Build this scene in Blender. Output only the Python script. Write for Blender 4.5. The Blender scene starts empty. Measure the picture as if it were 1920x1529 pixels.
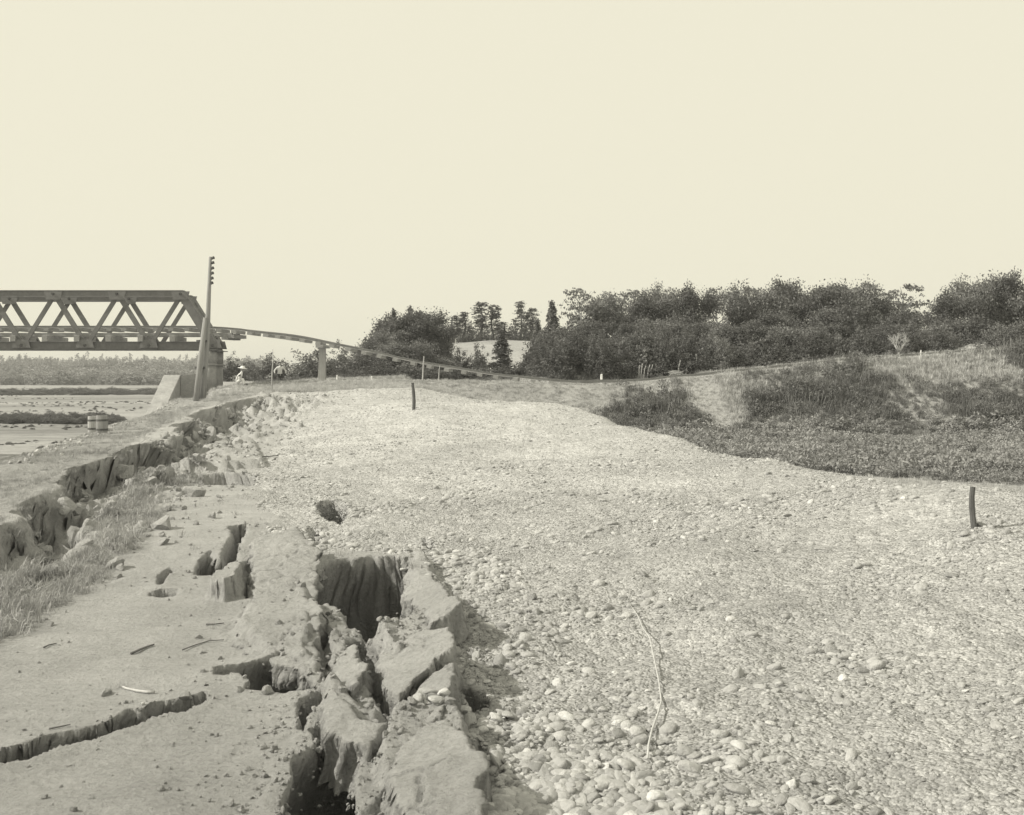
import bpy, bmesh, math, random
import numpy as np
from mathutils import Vector, Matrix

# ------------------------------------------------------------------ camera, sky, sun
S = bpy.context.scene
COL = S.collection
F, HV, EYE = 1900.0, 695.0, 2.2          # focal length and horizon row in photo pixels, eye height

cam_data = bpy.data.cameras.new('camera')
cam = bpy.data.objects.new('camera', cam_data); COL.objects.link(cam)
cam.location = (0, 0, EYE); cam.rotation_euler = (math.radians(90), 0, 0)
cam_data.sensor_width = 36.0; cam_data.sensor_fit = 'HORIZONTAL'
cam_data.lens = 36.0 * F / 1920.0
cam_data.shift_y = -(764.5 - HV) / 1920.0
cam_data.clip_start = 0.1; cam_data.clip_end = 6000
S.camera = cam

SUN_TO = Vector((-0.80, -0.13, 0.62)).normalized()       # direction towards the sun
el = math.asin(SUN_TO.z); az = math.atan2(SUN_TO.x, SUN_TO.y)
CREAM = (1.0, 0.96, 0.77)

world = bpy.data.worlds.new('World'); S.world = world; world.use_nodes = True
nt = world.node_tree; nt.nodes.clear()
sky = nt.nodes.new('ShaderNodeTexSky'); sky.sky_type = 'NISHITA'; sky.sun_disc = False
sky.sun_elevation = el; sky.sun_rotation = az; sky.dust_density = 6.0
bw = nt.nodes.new('ShaderNodeRGBToBW')
mr = nt.nodes.new('ShaderNodeMapRange'); mr.inputs[1].default_value = 0.0; mr.inputs[2].default_value = 12.0
mr.inputs[3].default_value = 8.55; mr.inputs[4].default_value = 8.9       # an overexposed plate: the sky prints almost as bare paper
mul = nt.nodes.new('ShaderNodeVectorMath'); mul.operation = 'SCALE'
mul.inputs[0].default_value = CREAM
bg = nt.nodes.new('ShaderNodeBackground'); bg.inputs['Strength'].default_value = 0.1
out = nt.nodes.new('ShaderNodeOutputWorld')
nt.links.new(sky.outputs[0], bw.inputs[0]); nt.links.new(bw.outputs[0], mr.inputs[0])
nt.links.new(mr.outputs[0], mul.inputs['Scale']); nt.links.new(mul.outputs[0], bg.inputs[0])
nt.links.new(bg.outputs[0], out.inputs[0])

sun_d = bpy.data.lights.new('sun', 'SUN'); sun_d.energy = 4.7; sun_d.angle = math.radians(0.6)
sun_d.color = (1.0, 0.955, 0.83)
sun = bpy.data.objects.new('sun', sun_d); COL.objects.link(sun)
sun.rotation_euler = SUN_TO.to_track_quat('Z', 'Y').to_euler(); sun.location = (-30, -10, 40)

S.view_settings.view_transform = 'Standard'; S.view_settings.look = 'None'
S.view_settings.gamma = 1; S.view_settings.use_curve_mapping = False
S.view_settings.exposure = 0.0

# ------------------------------------------------------------------ helpers
RNG = np.random.default_rng(7)
random.seed(7)

def P(u, v, d):                      # photo pixel at a chosen distance -> world point
    return Vector(((u - 960) / F * d, d, EYE - (v - HV) * d / F))
def plan(u, v, z0=0.05):             # photo pixel on the level z0 -> plan position
    d = (EYE - z0) * F / (v - HV)
    return ((u - 960) / F * d, d)

def _h(ix, iy, s):
    a = (ix.astype(np.int64) * 374761393 + iy.astype(np.int64) * 668265263 + s * 974711) & 0x7fffffff
    a = ((a ^ (a >> 13)) * 1274126177) & 0x7fffffff
    a = ((a ^ (a >> 16)) * 2246822519) & 0x7fffffff
    return (a ^ (a >> 15)) & 0xffff
def vnoise(x, y, s=0):
    x = np.asarray(x, float); y = np.asarray(y, float)
    ix = np.floor(x); iy = np.floor(y); fx = x - ix; fy = y - iy
    fx = fx * fx * (3 - 2 * fx); fy = fy * fy * (3 - 2 * fy)
    g = lambda a, b: _h(ix + a, iy + b, s) / 32767.5 - 1
    return (g(0, 0) * (1 - fx) + g(1, 0) * fx) * (1 - fy) + (g(0, 1) * (1 - fx) + g(1, 1) * fx) * fy
def fbm(x, y, o=4, s=0):
    r = 0; a = 0.5; f = 1.0
    for k in range(o):
        r = r + a * vnoise(x * f + 17.3 * k, y * f - 9.1 * k, s + k); a *= 0.5; f *= 2.03
    return r
WO = [None, None]
def worley(x, y, s=0):
    ix = np.floor(x); iy = np.floor(y)
    f1 = np.full(x.shape, 9.0); f2 = np.full(x.shape, 9.0); idv = np.zeros(x.shape); ox = np.zeros(x.shape); oy = np.zeros(x.shape)
    for a in (-1, 0, 1):
        for b in (-1, 0, 1):
            cx = ix + a; cy = iy + b
            px = cx + 0.1 + 0.8 * _h(cx, cy, s) / 65535.0; py = cy + 0.1 + 0.8 * _h(cx, cy, s + 77) / 65535.0
            d = np.hypot(px - x, py - y)
            m = d < f1
            f2 = np.where(m, f1, np.minimum(f2, d)); idv = np.where(m, _h(cx, cy, s + 5) / 65535.0, idv); f1 = np.where(m, d, f1); ox = np.where(m, x - px, ox); oy = np.where(m, y - py, oy)
    WO[0] = ox; WO[1] = oy
    return f1, f2, idv
def sstep(a, b, x):
    t = np.clip((x - a) / (b - a), 0, 1); return t * t * (3 - 2 * t)
def poly_sd(poly, x, y):             # signed distance, positive inside
    d = np.full(x.shape, 1e9); ins = np.zeros(x.shape, bool); n = len(poly)
    for i in range(n):
        ax, ay = poly[i]; bx, by = poly[(i + 1) % n]
        ex, ey = bx - ax, by - ay
        t = np.clip(((x - ax) * ex + (y - ay) * ey) / (ex * ex + ey * ey + 1e-12), 0, 1)
        d = np.minimum(d, np.hypot(x - ax - t * ex, y - ay - t * ey))
        c = (ay > y) != (by > y)
        with np.errstate(divide='ignore', invalid='ignore'):
            xi = (bx - ax) * (y - ay) / (by - ay + 1e-15) + ax
        ins ^= c & (x < xi)
    return np.where(ins, d, -d)

def mesh_np(name, verts, faces, smooth=False):
    """faces: (n,3) or (n,4) int array"""
    me = bpy.data.meshes.new(name)
    verts = np.asarray(verts, np.float32); faces = np.asarray(faces, np.int32)
    k = faces.shape[1]
    me.vertices.add(len(verts)); me.vertices.foreach_set('co', verts.ravel())
    me.loops.add(faces.size); me.loops.foreach_set('vertex_index', faces.ravel())
    me.polygons.add(len(faces)); me.polygons.foreach_set('loop_start', np.arange(len(faces), dtype=np.int32) * k)
    me.polygons.foreach_set('use_smooth', np.full(len(faces), smooth, bool))
    me.update(calc_edges=True); me.validate()
    return me
def link(name, me, mat=None, parent=None):
    o = bpy.data.objects.new(name, me); COL.objects.link(o)
    if mat is not None and me is not None and not me.materials: me.materials.append(mat)
    if parent is not None: o.parent = parent
    return o
def tag(o, label, cat, group=None):
    o['label'] = label; o['category'] = cat
    if group: o['group'] = group
    return o
def structure(o): o['kind'] = 'structure'; return o
def stuff(o): o['kind'] = 'stuff'; return o
def empty(name, loc):
    o = bpy.data.objects.new(name, None); COL.objects.link(o); o.location = loc; o.empty_display_size = 0.3
    return o

class MB:                            # collects shapes into one mesh
    def __init__(self): self.v = []; self.f = []
    def add(self, vs, fs):
        n = len(self.v); self.v += [tuple(p) for p in vs]; self.f += [tuple(i + n for i in f) for f in fs]
        return self
    def hexa(self, p):               # 8 points: bottom ring 0-3, top ring 4-7
        return self.add(p, [(3, 2, 1, 0), (4, 5, 6, 7), (0, 1, 5, 4), (1, 2, 6, 5), (2, 3, 7, 6), (3, 0, 4, 7)])
    def box(self, c, s, rz=0.0):
        cx, cy, cz = c; a, b, h = s[0] / 2, s[1] / 2, s[2] / 2; co, si = math.cos(rz), math.sin(rz)
        p = []
        for z in (-h, h):
            for x, y in ((-a, -b), (a, -b), (a, b), (-a, b)):
                p.append((cx + x * co - y * si, cy + x * si + y * co, cz + z))
        return self.hexa(p)
    def bar(self, a, b, w, h, up=(0, 0, 1)):        # beam from a to b, w across, h along 'up'
        a = Vector(a); b = Vector(b); t = (b - a).normalized(); s = t.cross(Vector(up)).normalized(); n = s.cross(t)
        p = []
        for k in (-1, 1):
            for q, e in ((a, -1), (b, -1), (b, 1), (a, 1)):
                p.append(q + s * (w / 2 * e) + n * (h / 2 * k))
        return self.hexa(p)
    def tube(self, pts, rad, n=8, cap=True):
        pts = [Vector(p) for p in pts]; base = len(self.v); ref = None
        for i, p in enumerate(pts):
            t = (pts[min(i + 1, len(pts) - 1)] - pts[max(i - 1, 0)])
            t = t.normalized() if t.length > 1e-9 else Vector((0, 0, 1))
            if ref is None: ref = Vector((1, 0, 0)) if abs(t.x) < 0.9 else Vector((0, 1, 0))
            s = t.cross(ref).normalized(); ref = s.cross(t).normalized()
            for k in range(n):
                a = 2 * math.pi * k / n
                self.v.append(tuple(p + (s * math.cos(a) + ref * math.sin(a)) * rad[i]))
        for i in range(len(pts) - 1):
            for k in range(n):
                a = base + i * n + k; b = base + i * n + (k + 1) % n
                self.f.append((a, b, b + n, a + n))
        if cap:
            self.f.append(tuple(base + k for k in reversed(range(n))))
            self.f.append(tuple(base + (len(pts) - 1) * n + k for k in range(n)))
        return self
    def mesh(self, name, smooth=False):
        me = bpy.data.meshes.new(name); me.from_pydata(self.v, [], self.f)
        if smooth: me.polygons.foreach_set('use_smooth', np.ones(len(me.polygons), bool))
        me.update(); return me
    def build(self, name, mat, parent=None, smooth=False, bevel=0.0):
        o = link(name, self.mesh(name, smooth), mat)
        if parent is not None:
            o.parent = parent; o.matrix_parent_inverse = Matrix.Translation(-Vector(parent.location))
        if bevel:
            m = o.modifiers.new('bevel', 'BEVEL'); m.width = bevel; m.segments = 1
        return o

# ------------------------------------------------------------------ materials
def mat_base(name, rough=0.9):
    m = bpy.data.materials.new(name); m.use_nodes = True
    b = m.node_tree.nodes['Principled BSDF']; b.inputs['Roughness'].default_value = rough
    b.inputs['Specular IOR Level'].default_value = 0.25
    return m, m.node_tree, b
def N(t, kind, **kw):
    n = t.nodes.new(kind)
    for k, v in kw.items():
        if k.startswith('i_'):
            key = k[2:].replace('_', ' ')
            n.inputs[key].default_value = v
        else: setattr(n, k, v)
    return n
def g3(v, w=0.0): return (v, v, v, 1)
def ramp(t, src, stops):
    r = N(t, 'ShaderNodeValToRGB'); e = r.color_ramp.elements
    while len(e) > 1: e.remove(e[-1])
    for i, (p, v) in enumerate(stops):
        q = e[0] if i == 0 else e.new(p)
        q.position = p; q.color = g3(v)
    t.links.new(src, r.inputs[0]); return r
def mixc(t, kind, fac, a, b):
    m = N(t, 'ShaderNodeMix', data_type='RGBA', blend_type=kind)
    if isinstance(fac, (int, float)): m.inputs[0].default_value = fac
    else: t.links.new(fac, m.inputs[0])
    for s, i in ((a, 6), (b, 7)):
        if isinstance(s, tuple): m.inputs[i].default_value = s
        else: t.links.new(s, m.inputs[i])
    return m.outputs[2]
def noise(t, co, scale, detail=6, rough=0.6, dist=0.0):
    n = N(t, 'ShaderNodeTexNoise'); n.inputs['Scale'].default_value = scale; n.inputs['Detail'].default_value = detail
    n.inputs['Roughness'].default_value = rough; n.inputs['Distortion'].default_value = dist
    t.links.new(co, n.inputs['Vector']); return n.outputs['Fac']
def bump(t, b, hs, strength=0.6, dist=0.02):
    prev = None
    for h, d in hs:
        n = N(t, 'ShaderNodeBump'); n.inputs['Strength'].default_value = strength; n.inputs['Distance'].default_value = d
        t.links.new(h, n.inputs['Height'])
        if prev is not None: t.links.new(prev, n.inputs['Normal'])
        prev = n.outputs[0]
    t.links.new(prev, b.inputs['Normal'])
def pos(t): return N(t, 'ShaderNodeNewGeometry').outputs['Position']
def scaled(t, co, s):
    n = N(t, 'ShaderNodeMapping'); n.inputs['Scale'].default_value = s; t.links.new(co, n.inputs['Vector']); return n.outputs[0]

def mat_soil():
    m, t, b = mat_base('packed_soil'); co = pos(t)
    a = noise(t, co, 0.9, 8, 0.65); f = noise(t, co, 28, 8, 0.7); sp = noise(t, co, 75, 3, 0.6)
    st = noise(t, scaled(t, co, (0.7, 7, 3)), 1.6, 7, 0.7, 0.4)
    c = ramp(t, a, [(0.25, 0.34), (0.5, 0.42), (0.75, 0.50)]).outputs[0]
    c = mixc(t, 'MULTIPLY', 0.4, c, ramp(t, st, [(0.3, 0.72), (0.5, 0.97), (0.7, 1.06)]).outputs[0])
    c = mixc(t, 'MULTIPLY', 0.75, c, ramp(t, f, [(0.3, 0.7), (0.55, 1.0), (0.75, 1.12)]).outputs[0])
    c = mixc(t, 'MULTIPLY', 1.0, c, ramp(t, sp, [(0.27, 0.45), (0.34, 1.0), (0.7, 1.0), (0.76, 1.2)]).outputs[0])
    t.links.new(c, b.inputs['Base Color'])
    bump(t, b, [(st, 0.015), (noise(t, co, 7, 9, 0.72), 0.05), (f, 0.022), (noise(t, co, 110, 4, 0.7), 0.005)], 0.7)
    return m
def mat_gravel():
    m, t, b = mat_base('gravel'); co = pos(t)
    def vor(s, feat='F1'):
        v = N(t, 'ShaderNodeTexVoronoi', feature=feat); v.inputs['Scale'].default_value = s
        v.inputs['Randomness'].default_value = 1; t.links.new(co, v.inputs['Vector']); return v
    v1 = vor(14); v2 = vor(38); v3 = vor(95)
    big = noise(t, co, 0.35, 5, 0.6); md = noise(t, co, 2.2, 6, 0.65)
    c = ramp(t, big, [(0.3, 0.29), (0.55, 0.36), (0.75, 0.43)]).outputs[0]
    sx = N(t, 'ShaderNodeSeparateXYZ'); t.links.new(co, sx.inputs[0])     # gravel colour gets paler towards the far crest
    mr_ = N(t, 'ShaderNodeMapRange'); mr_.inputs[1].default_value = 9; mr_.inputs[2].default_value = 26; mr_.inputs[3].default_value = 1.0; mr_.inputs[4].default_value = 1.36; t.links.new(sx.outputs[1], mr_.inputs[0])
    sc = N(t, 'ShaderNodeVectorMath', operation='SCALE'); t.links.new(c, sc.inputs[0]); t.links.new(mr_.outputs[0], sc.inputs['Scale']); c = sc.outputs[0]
    c = mixc(t, 'MULTIPLY', 0.7, c, ramp(t, md, [(0.3, 0.8), (0.55, 1.0), (0.75, 1.1)]).outputs[0])
    c = mixc(t, 'MULTIPLY', 0.8, c, ramp(t, v1.outputs['Color'], [(0.1, 0.72), (0.5, 1.0), (0.9, 1.18)]).outputs[0])
    c = mixc(t, 'MULTIPLY', 0.8, c, ramp(t, v2.outputs['Color'], [(0.1, 0.7), (0.5, 1.0), (0.9, 1.25)]).outputs[0])
    c = mixc(t, 'MULTIPLY', 0.8, c, ramp(t, v3.outputs['Color'], [(0.1, 0.65), (0.5, 1.0), (0.9, 1.3)]).outputs[0])
    t.links.new(c, b.inputs['Base Color'])
    inv = N(t, 'ShaderNodeMath', operation='MULTIPLY'); inv.inputs[1].default_value = -1; t.links.new(v1.outputs['Distance'], inv.inputs[0])
    inv2 = N(t, 'ShaderNodeMath', operation='MULTIPLY'); inv2.inputs[1].default_value = -1; t.links.new(v2.outputs['Distance'], inv2.inputs[0])
    bump(t, b, [(md, 0.08), (inv.outputs[0], 0.03), (inv2.outputs[0], 0.022)], 0.75)
    return m
def mat_turf(name, lo, hi, scale=1.0):
    m, t, b = mat_base(name); co = pos(t)
    a = noise(t, co, 0.25 * scale, 6, 0.65); f = noise(t, co, 6 * scale, 8, 0.75); p = noise(t, co, 22 * scale, 5, 0.7)
    c = ramp(t, a, [(0.3, lo), (0.7, hi)]).outputs[0]
    c = mixc(t, 'MULTIPLY', 0.9, c, ramp(t, f, [(0.3, 0.6), (0.55, 1.0), (0.75, 1.25)]).outputs[0])
    c = mixc(t, 'MULTIPLY', 0.7, c, ramp(t, p, [(0.3, 0.6), (0.55, 1.0), (0.75, 1.2)]).outputs[0])
    t.links.new(c, b.inputs['Base Color']); bump(t, b, [(f, 0.12), (p, 0.05)], 0.8)
    return m
def mat_flat():
    m, t, b = mat_base('river_sand'); co = pos(t)
    st = noise(t, scaled(t, co, (0.006, 0.055, 0.05)), 1.0, 7, 0.62, 0.6)
    f = noise(t, scaled(t, co, (0.15, 0.6, 0.5)), 1.0, 7, 0.7)
    c = ramp(t, st, [(0.34, 0.17), (0.42, 0.25), (0.52, 0.31), (0.7, 0.37)]).outputs[0]
    c = mixc(t, 'MULTIPLY', 0.8, c, ramp(t, f, [(0.3, 0.6), (0.5, 1.0), (0.7, 1.2)]).outputs[0])
    c = mixc(t, 'MULTIPLY', 0.8, c, ramp(t, noise(t, scaled(t, co, (1.2, 2.5, 1)), 1.0, 6, 0.7), [(0.3, 0.6), (0.5, 1.0), (0.7, 1.2)]).outputs[0])
    t.links.new(c, b.inputs['Base Color']); bump(t, b, [(f, 0.3)], 0.8)
    return m
def mat_plain(name, lo, hi, scale=6.0, stretch=(1, 1, 1), rough=0.85, bd=0.01, bs=0.5):
    m, t, b = mat_base(name, rough)
    co = scaled(t, N(t, 'ShaderNodeTexCoord').outputs['Object'], stretch)
    f = noise(t, co, scale, 8, 0.68)
    c = ramp(t, f, [(0.28, lo), (0.72, hi)]).outputs[0]
    g = noise(t, co, scale * 7, 5, 0.7)
    c = mixc(t, 'MULTIPLY', 0.6, c, ramp(t, g, [(0.3, 0.65), (0.6, 1.05)]).outputs[0])
    t.links.new(c, b.inputs['Base Color']); bump(t, b, [(f, bd), (g, bd * 0.5)], bs)
    return m
def mat_stone():
    m, t, b = mat_base('river_stone', 0.8); co = N(t, 'ShaderNodeTexCoord').outputs['Object']
    r = N(t, 'ShaderNodeObjectInfo').outputs['Random']
    f = noise(t, co, 2.2, 7, 0.65)
    c = ramp(t, r, [(0.0, 0.28), (0.2, 0.38), (0.7, 0.46), (0.93, 0.54), (1.0, 0.66)]).outputs[0]
    c = mixc(t, 'MULTIPLY', 0.8, c, ramp(t, f, [(0.3, 0.72), (0.6, 1.06)]).outputs[0])
    t.links.new(c, b.inputs['Base Color']); bump(t, b, [(f, 0.12)], 0.5)
    return m
def mat_leaf(name, lo, hi, trans=0.25):
    m, t, b = mat_base(name, 0.6); co = pos(t)
    a = noise(t, co, 0.5, 4, 0.6); f = noise(t, co, 3.5, 5, 0.75)
    c = ramp(t, a, [(0.3, lo), (0.7, hi)]).outputs[0]
    c = mixc(t, 'MULTIPLY', 1.0, c, ramp(t, f, [(0.3, 0.6), (0.5, 1.0), (0.72, 1.5)]).outputs[0])
    t.links.new(c, b.inputs['Base Color'])
    tr = N(t, 'ShaderNodeBsdfTranslucent'); t.links.new(c, tr.inputs[0])
    mx = N(t, 'ShaderNodeMixShader'); mx.inputs[0].default_value = trans
    o = t.nodes['Material Output']
    t.links.new(b.outputs[0], mx.inputs[1]); t.links.new(tr.outputs[0], mx.inputs[2]); t.links.new(mx.outputs[0], o.inputs[0])
    return m

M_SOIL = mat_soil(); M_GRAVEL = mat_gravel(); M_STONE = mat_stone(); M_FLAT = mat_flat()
M_TURF = mat_turf('turf', 0.34, 0.48); M_DTURF = mat_turf('rough_turf', 0.34, 0.50); M_FIELD = mat_turf('field_soil', 0.16, 0.26)
M_LEAF = mat_leaf('dark_leaves', 0.10, 0.18); M_LEAF2 = mat_leaf('mid_leaves', 0.15, 0.25); M_NEEDLE = mat_leaf('needles', 0.12, 0.19, 0.12)
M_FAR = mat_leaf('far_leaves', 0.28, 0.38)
M_GRASS = mat_leaf('grass_blades', 0.30, 0.46); M_BGRASS = mat_leaf('bank_grass_blades', 0.40, 0.60); M_DGRASS = mat_leaf('dark_reeds', 0.14, 0.25); M_CROP = mat_leaf('crop_leaves', 0.21, 0.40)
M_BARK = mat_plain('bark', 0.10, 0.2, 5, (1, 1, 0.25), bd=0.03)
M_PALEBARK = mat_plain('pale_bark', 0.34, 0.55, 5, (1, 1, 0.25), bd=0.02)
M_IRON = mat_plain('painted_iron', 0.13, 0.20, 3.0, (1, 1, 1), 0.7, 0.008)
M_RAIL = mat_plain('rail_steel', 0.22, 0.32, 4.0, (0.3, 1, 1), 0.5, 0.003)
M_TIE = mat_plain('sleeper_timber', 0.26, 0.42, 4.0, (3, 0.5, 3), 0.9, 0.02)
M_POLE = mat_plain('pole_timber', 0.22, 0.38, 5.0, (4, 4, 0.25), 0.9, 0.02)
M_PALETIMBER = mat_plain('pale_timber', 0.36, 0.52, 5.0, (4, 4, 0.25), 0.9, 0.015)
M_DARKWOOD = mat_plain('dark_wood', 0.07, 0.17, 9.0, (3, 3, 0.3), 0.9, 0.02)
M_MASON = mat_plain('pier_masonry', 0.24, 0.36, 2.5, (1, 1, 1), 0.9, 0.04)
M_ABUT = mat_plain('abutment_stone', 0.28, 0.46, 1.6, (1, 1, 1), 0.9, 0.05)
M_WHITE = mat_plain('white_cloth', 0.70, 0.82, 4.0, bd=0.01)
M_TAN = mat_plain('pale_cloth', 0.45, 0.58, 4.0, bd=0.01)
M_SKIN = mat_plain('skin', 0.30, 0.36, 6.0, bd=0.002)
M_HAIR = mat_plain('dark_hair', 0.03, 0.06, 9.0, bd=0.005)
M_TWIG = mat_plain('twig', 0.10, 0.2, 20, (1, 1, 1), bd=0.004)
M_STRAW = mat_plain('pale_straw', 0.42, 0.56, 14, (1, 1, 1), bd=0.003)
M_THATCH = mat_plain('thatch', 0.26, 0.44, 6, (6, 1, 6), bd=0.03)
M_INSUL = mat_plain('insulator', 0.06, 0.10, 6, bd=0.002)

# ------------------------------------------------------------------ terrain heights
# levee surface: thin-plate fit through surveyed points (pixel, distance)
anch = []
def A(u, v, d): p = P(u, v, d); anch.append((p.x, p.y, p.z))
for u in (-300, 200, 600, 850): anch.append(((u - 960) / F * 3, 3, 0.05))
for x, y in ((-3.0, 5), (-1.2, 5), (-2.6, 7), (-1.2, 7.5), (-3.5, 9), (-1.6, 9.5), (-4.2, 12), (-2.2, 12), (-5, 15), (-3.2, 15.5), (-6, 20.5), (-4.3, 20), (-5.5, 24)):
    anch.append((x, y, 0.05))
A(1100, 1529, 5.1); A(1500, 1529, 5.0); A(1900, 1529, 4.8); A(1250, 1300, 6.8); A(1600, 1300, 6.5); A(1873, 1250, 6.7)
A(1100, 1150, 9.0); A(1400, 1100, 9.2); A(1825, 1005, 10.0); A(1000, 1000, 13); A(1300, 960, 13.5); A(1650, 935, 12.6)
A(800, 950, 16); A(1000, 880, 20); A(1200, 880, 18.0); A(640, 880, 21); A(800, 840, 25); A(1000, 800, 30); A(600, 810, 33); A(775, 768, 34)
A(520, 790, 37); A(500, 738, 48); A(600, 735, 48); A(770, 729, 47); A(870, 745, 46); A(1000, 755, 40); A(1100, 775, 33); A(1200, 805, 27)
A(1350, 855, 20); A(1500, 883, 16.5); A(1650, 900, 14); A(1800, 915, 12); A(1873, 925, 11.3); A(420, 850, 27)
A(447, 738, 50); A(370, 742, 52); anch += [(-17, 58, 1.0), (-10, 60, 1.55), (-2, 60, 1.6), (-8, 55, 1.3), (3, 55, 1.2), (-14, 48, 1.0), (8, 30, 0.6), (8, 10, 0.9)]
anch = np.array(anch)
def tps_fit(p, lam=0.4):
    n = len(p); d = np.hypot(p[:, None, 0] - p[None, :, 0], p[:, None, 1] - p[None, :, 1])
    K = np.where(d > 0, d * d * np.log(d + 1e-12), 0) + lam * np.eye(n)
    Q = np.c_[np.ones(n), p[:, :2]]
    Am = np.block([[K, Q], [Q.T, np.zeros((3, 3))]])
    return np.linalg.solve(Am, np.r_[p[:, 2], 0, 0, 0])
TW = tps_fit(anch)
def tps(x, y):
    r = TW[-3] + TW[-2] * x + TW[-1] * y
    for i in range(len(anch)):
        d2 = (x - anch[i, 0]) ** 2 + (y - anch[i, 1]) ** 2
        r = r + TW[i] * 0.5 * d2 * np.log(d2 + 1e-12)
    return r
def line_fn(pts):                    # pts (pixel,pixel,d) -> x(y), z(y)
    q = sorted([tuple(P(*p)) for p in pts], key=lambda a: a[1])
    ys = [a[1] for a in q]; xs = [a[0] for a in q]; zs = [a[2] for a in q]
    return (lambda y: np.interp(y, ys, xs)), (lambda y: np.interp(y, ys, zs))
crest_x, crest_z = line_fn([(-900, 1500, 5.5), (-330, 1180, 8.0), (55, 955, 13), (170, 878, 17), (300, 808, 25), (380, 766, 35), (490, 739, 45), (450, 735, 55), (420, 735, 62)])
outer_x, outer_z = line_fn([(-2200, 1500, 5), (-600, 1100, 10), (53, 862, 19), (250, 792, 33), (310, 776, 42), (342, 752, 48), (338, 756, 58), (370, 745, 66), (390, 740, 100), (400, 730, 400)])
SH = [(5.8, 2), (5.6, 8), (5.45, 11.3), (5.3, 12.5), (5.1, 14), (4.7, 16.5), (4.15, 20), (3.4, 27), (2.4, 33), (0.84, 40), (-2.0, 46), (-4.5, 52), (-6, 58), (-8, 70)]
def shoulder_x(y): return np.interp(y, [s[1] for s in SH], [s[0] for s in SH])
ROAD_Z = 0.05
FIELD_Z, FLAT_Z = -1.4, -3.3
_rx = [-60, -24, -17, -11, -6, 0, 3, 6.2, 10, 16, 21, 25, 31, 45, 90]
_rz = [-1.3, -1.2, -1.1, -0.6, -0.55, -0.65, -0.72, -0.80, -0.45, 0.10, 0.60, 0.85, 1.32, 1.7, 1.8]
def emb_z(x): return np.interp(x, _rx, _rz) + EYE - 0.12
def rail_y(x): return np.interp(x, [-60, 0, 16, 31, 90], [62, 62, 62.8, 65, 72])

def plist(pts, z0=ROAD_Z): return [plan(u, v, z0) for u, v in pts]
HOLES = [   # pixel outlines of the fissures, depth, wall width
    ([(-120, 1440), (53, 1404), (130, 1384), (200, 1368), (235, 1348), (270, 1344), (290, 1328), (340, 1322), (395, 1312), (380, 1330), (350, 1345), (310, 1350), (280, 1360), (235, 1376), (180, 1396), (120, 1411), (53, 1433), (-120, 1475)], 0.95, 0.10),
    ([(398, 1268), (455, 1257), (510, 1245), (548, 1249), (592, 1292), (586, 1306), (520, 1312), (458, 1309), (468, 1290), (450, 1275), (400, 1276)], 0.55, 0.04),
    ([(520, 1560), (545, 1467), (545, 1428), (592, 1402), (580, 1382), (600, 1370), (640, 1384), (652, 1402), (690, 1390), (682, 1420), (668, 1452), (672, 1560)], 0.9, 0.05),
    ([(556, 1326), (602, 1310), (608, 1330), (580, 1346), (574, 1388), (558, 1378)], 0.5, 0.04),
    ([(598, 1062), (640, 1050), (700, 1043), (768, 1048), (755, 1118), (778, 1128), (772, 1180), (722, 1202), (690, 1203), (668, 1182), (640, 1166), (640, 1150), (600, 1142), (578, 1116), (594, 1090)], 1.75, 0.07),
    ([(585, 1165), (606, 1150), (618, 1200), (640, 1290), (625, 1300), (600, 1285)], 0.34, 0.05),
    ([(650, 1205), (690, 1200), (716, 1235), (728, 1300), (748, 1332), (722, 1348), (690, 1310), (680, 1260), (655, 1290), (640, 1300), (648, 1250)], 0.40, 0.06),
    ([(428, 990), (468, 984), (456, 1010), (442, 1052), (420, 1076), (400, 1086), (364, 1082), (374, 1052), (394, 1040), (408, 1052), (432, 1012)], 0.7, 0.05),
    ([(592, 945), (620, 936), (652, 952), (655, 968), (640, 980), (612, 972), (596, 960)], 0.8, 0.08),
    ([(575, 985), (600, 984), (603, 1004), (594, 1020), (580, 1016)], 0.45, 0.08),
    ([(354, 890), (420, 888), (478, 893), (480, 908), (430, 907), (356, 907)], 0.35, 0.05),
    ([(848, 1272), (884, 1280), (924, 1308), (908, 1336), (872, 1326), (854, 1300)], 0.5, 0.07),
    ([(786, 1012), (800, 1012), (816, 1030), (806, 1036)], 0.3, 0.05),
    ([(278, 1112), (312, 1106), (334, 1107), (334, 1116), (300, 1117)], 0.16, 0.04),
    ([(296, 1088), (304, 1076), (322, 1068), (326, 1074), (312, 1086), (306, 1098), (296, 1098)], 0.15, 0.04),
    ([(860, 1345), (872, 1350), (905, 1395), (918, 1425), (900, 1418), (875, 1380)], 0.30, 0.05),
    ([(455, 1120), (468, 1075), (472, 1110), (468, 1128)], 0.4, 0.04),
    ([(715, 1275), (760, 1262), (772, 1250), (762, 1275), (728, 1288)], 0.22, 0.05),
]
HOLES = [(p, d, w if i in (0, 13, 14, 16) else w * (4.0 if i in (2, 4) else 2.6)) for i, (p, d, w) in enumerate(HOLES)]
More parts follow.
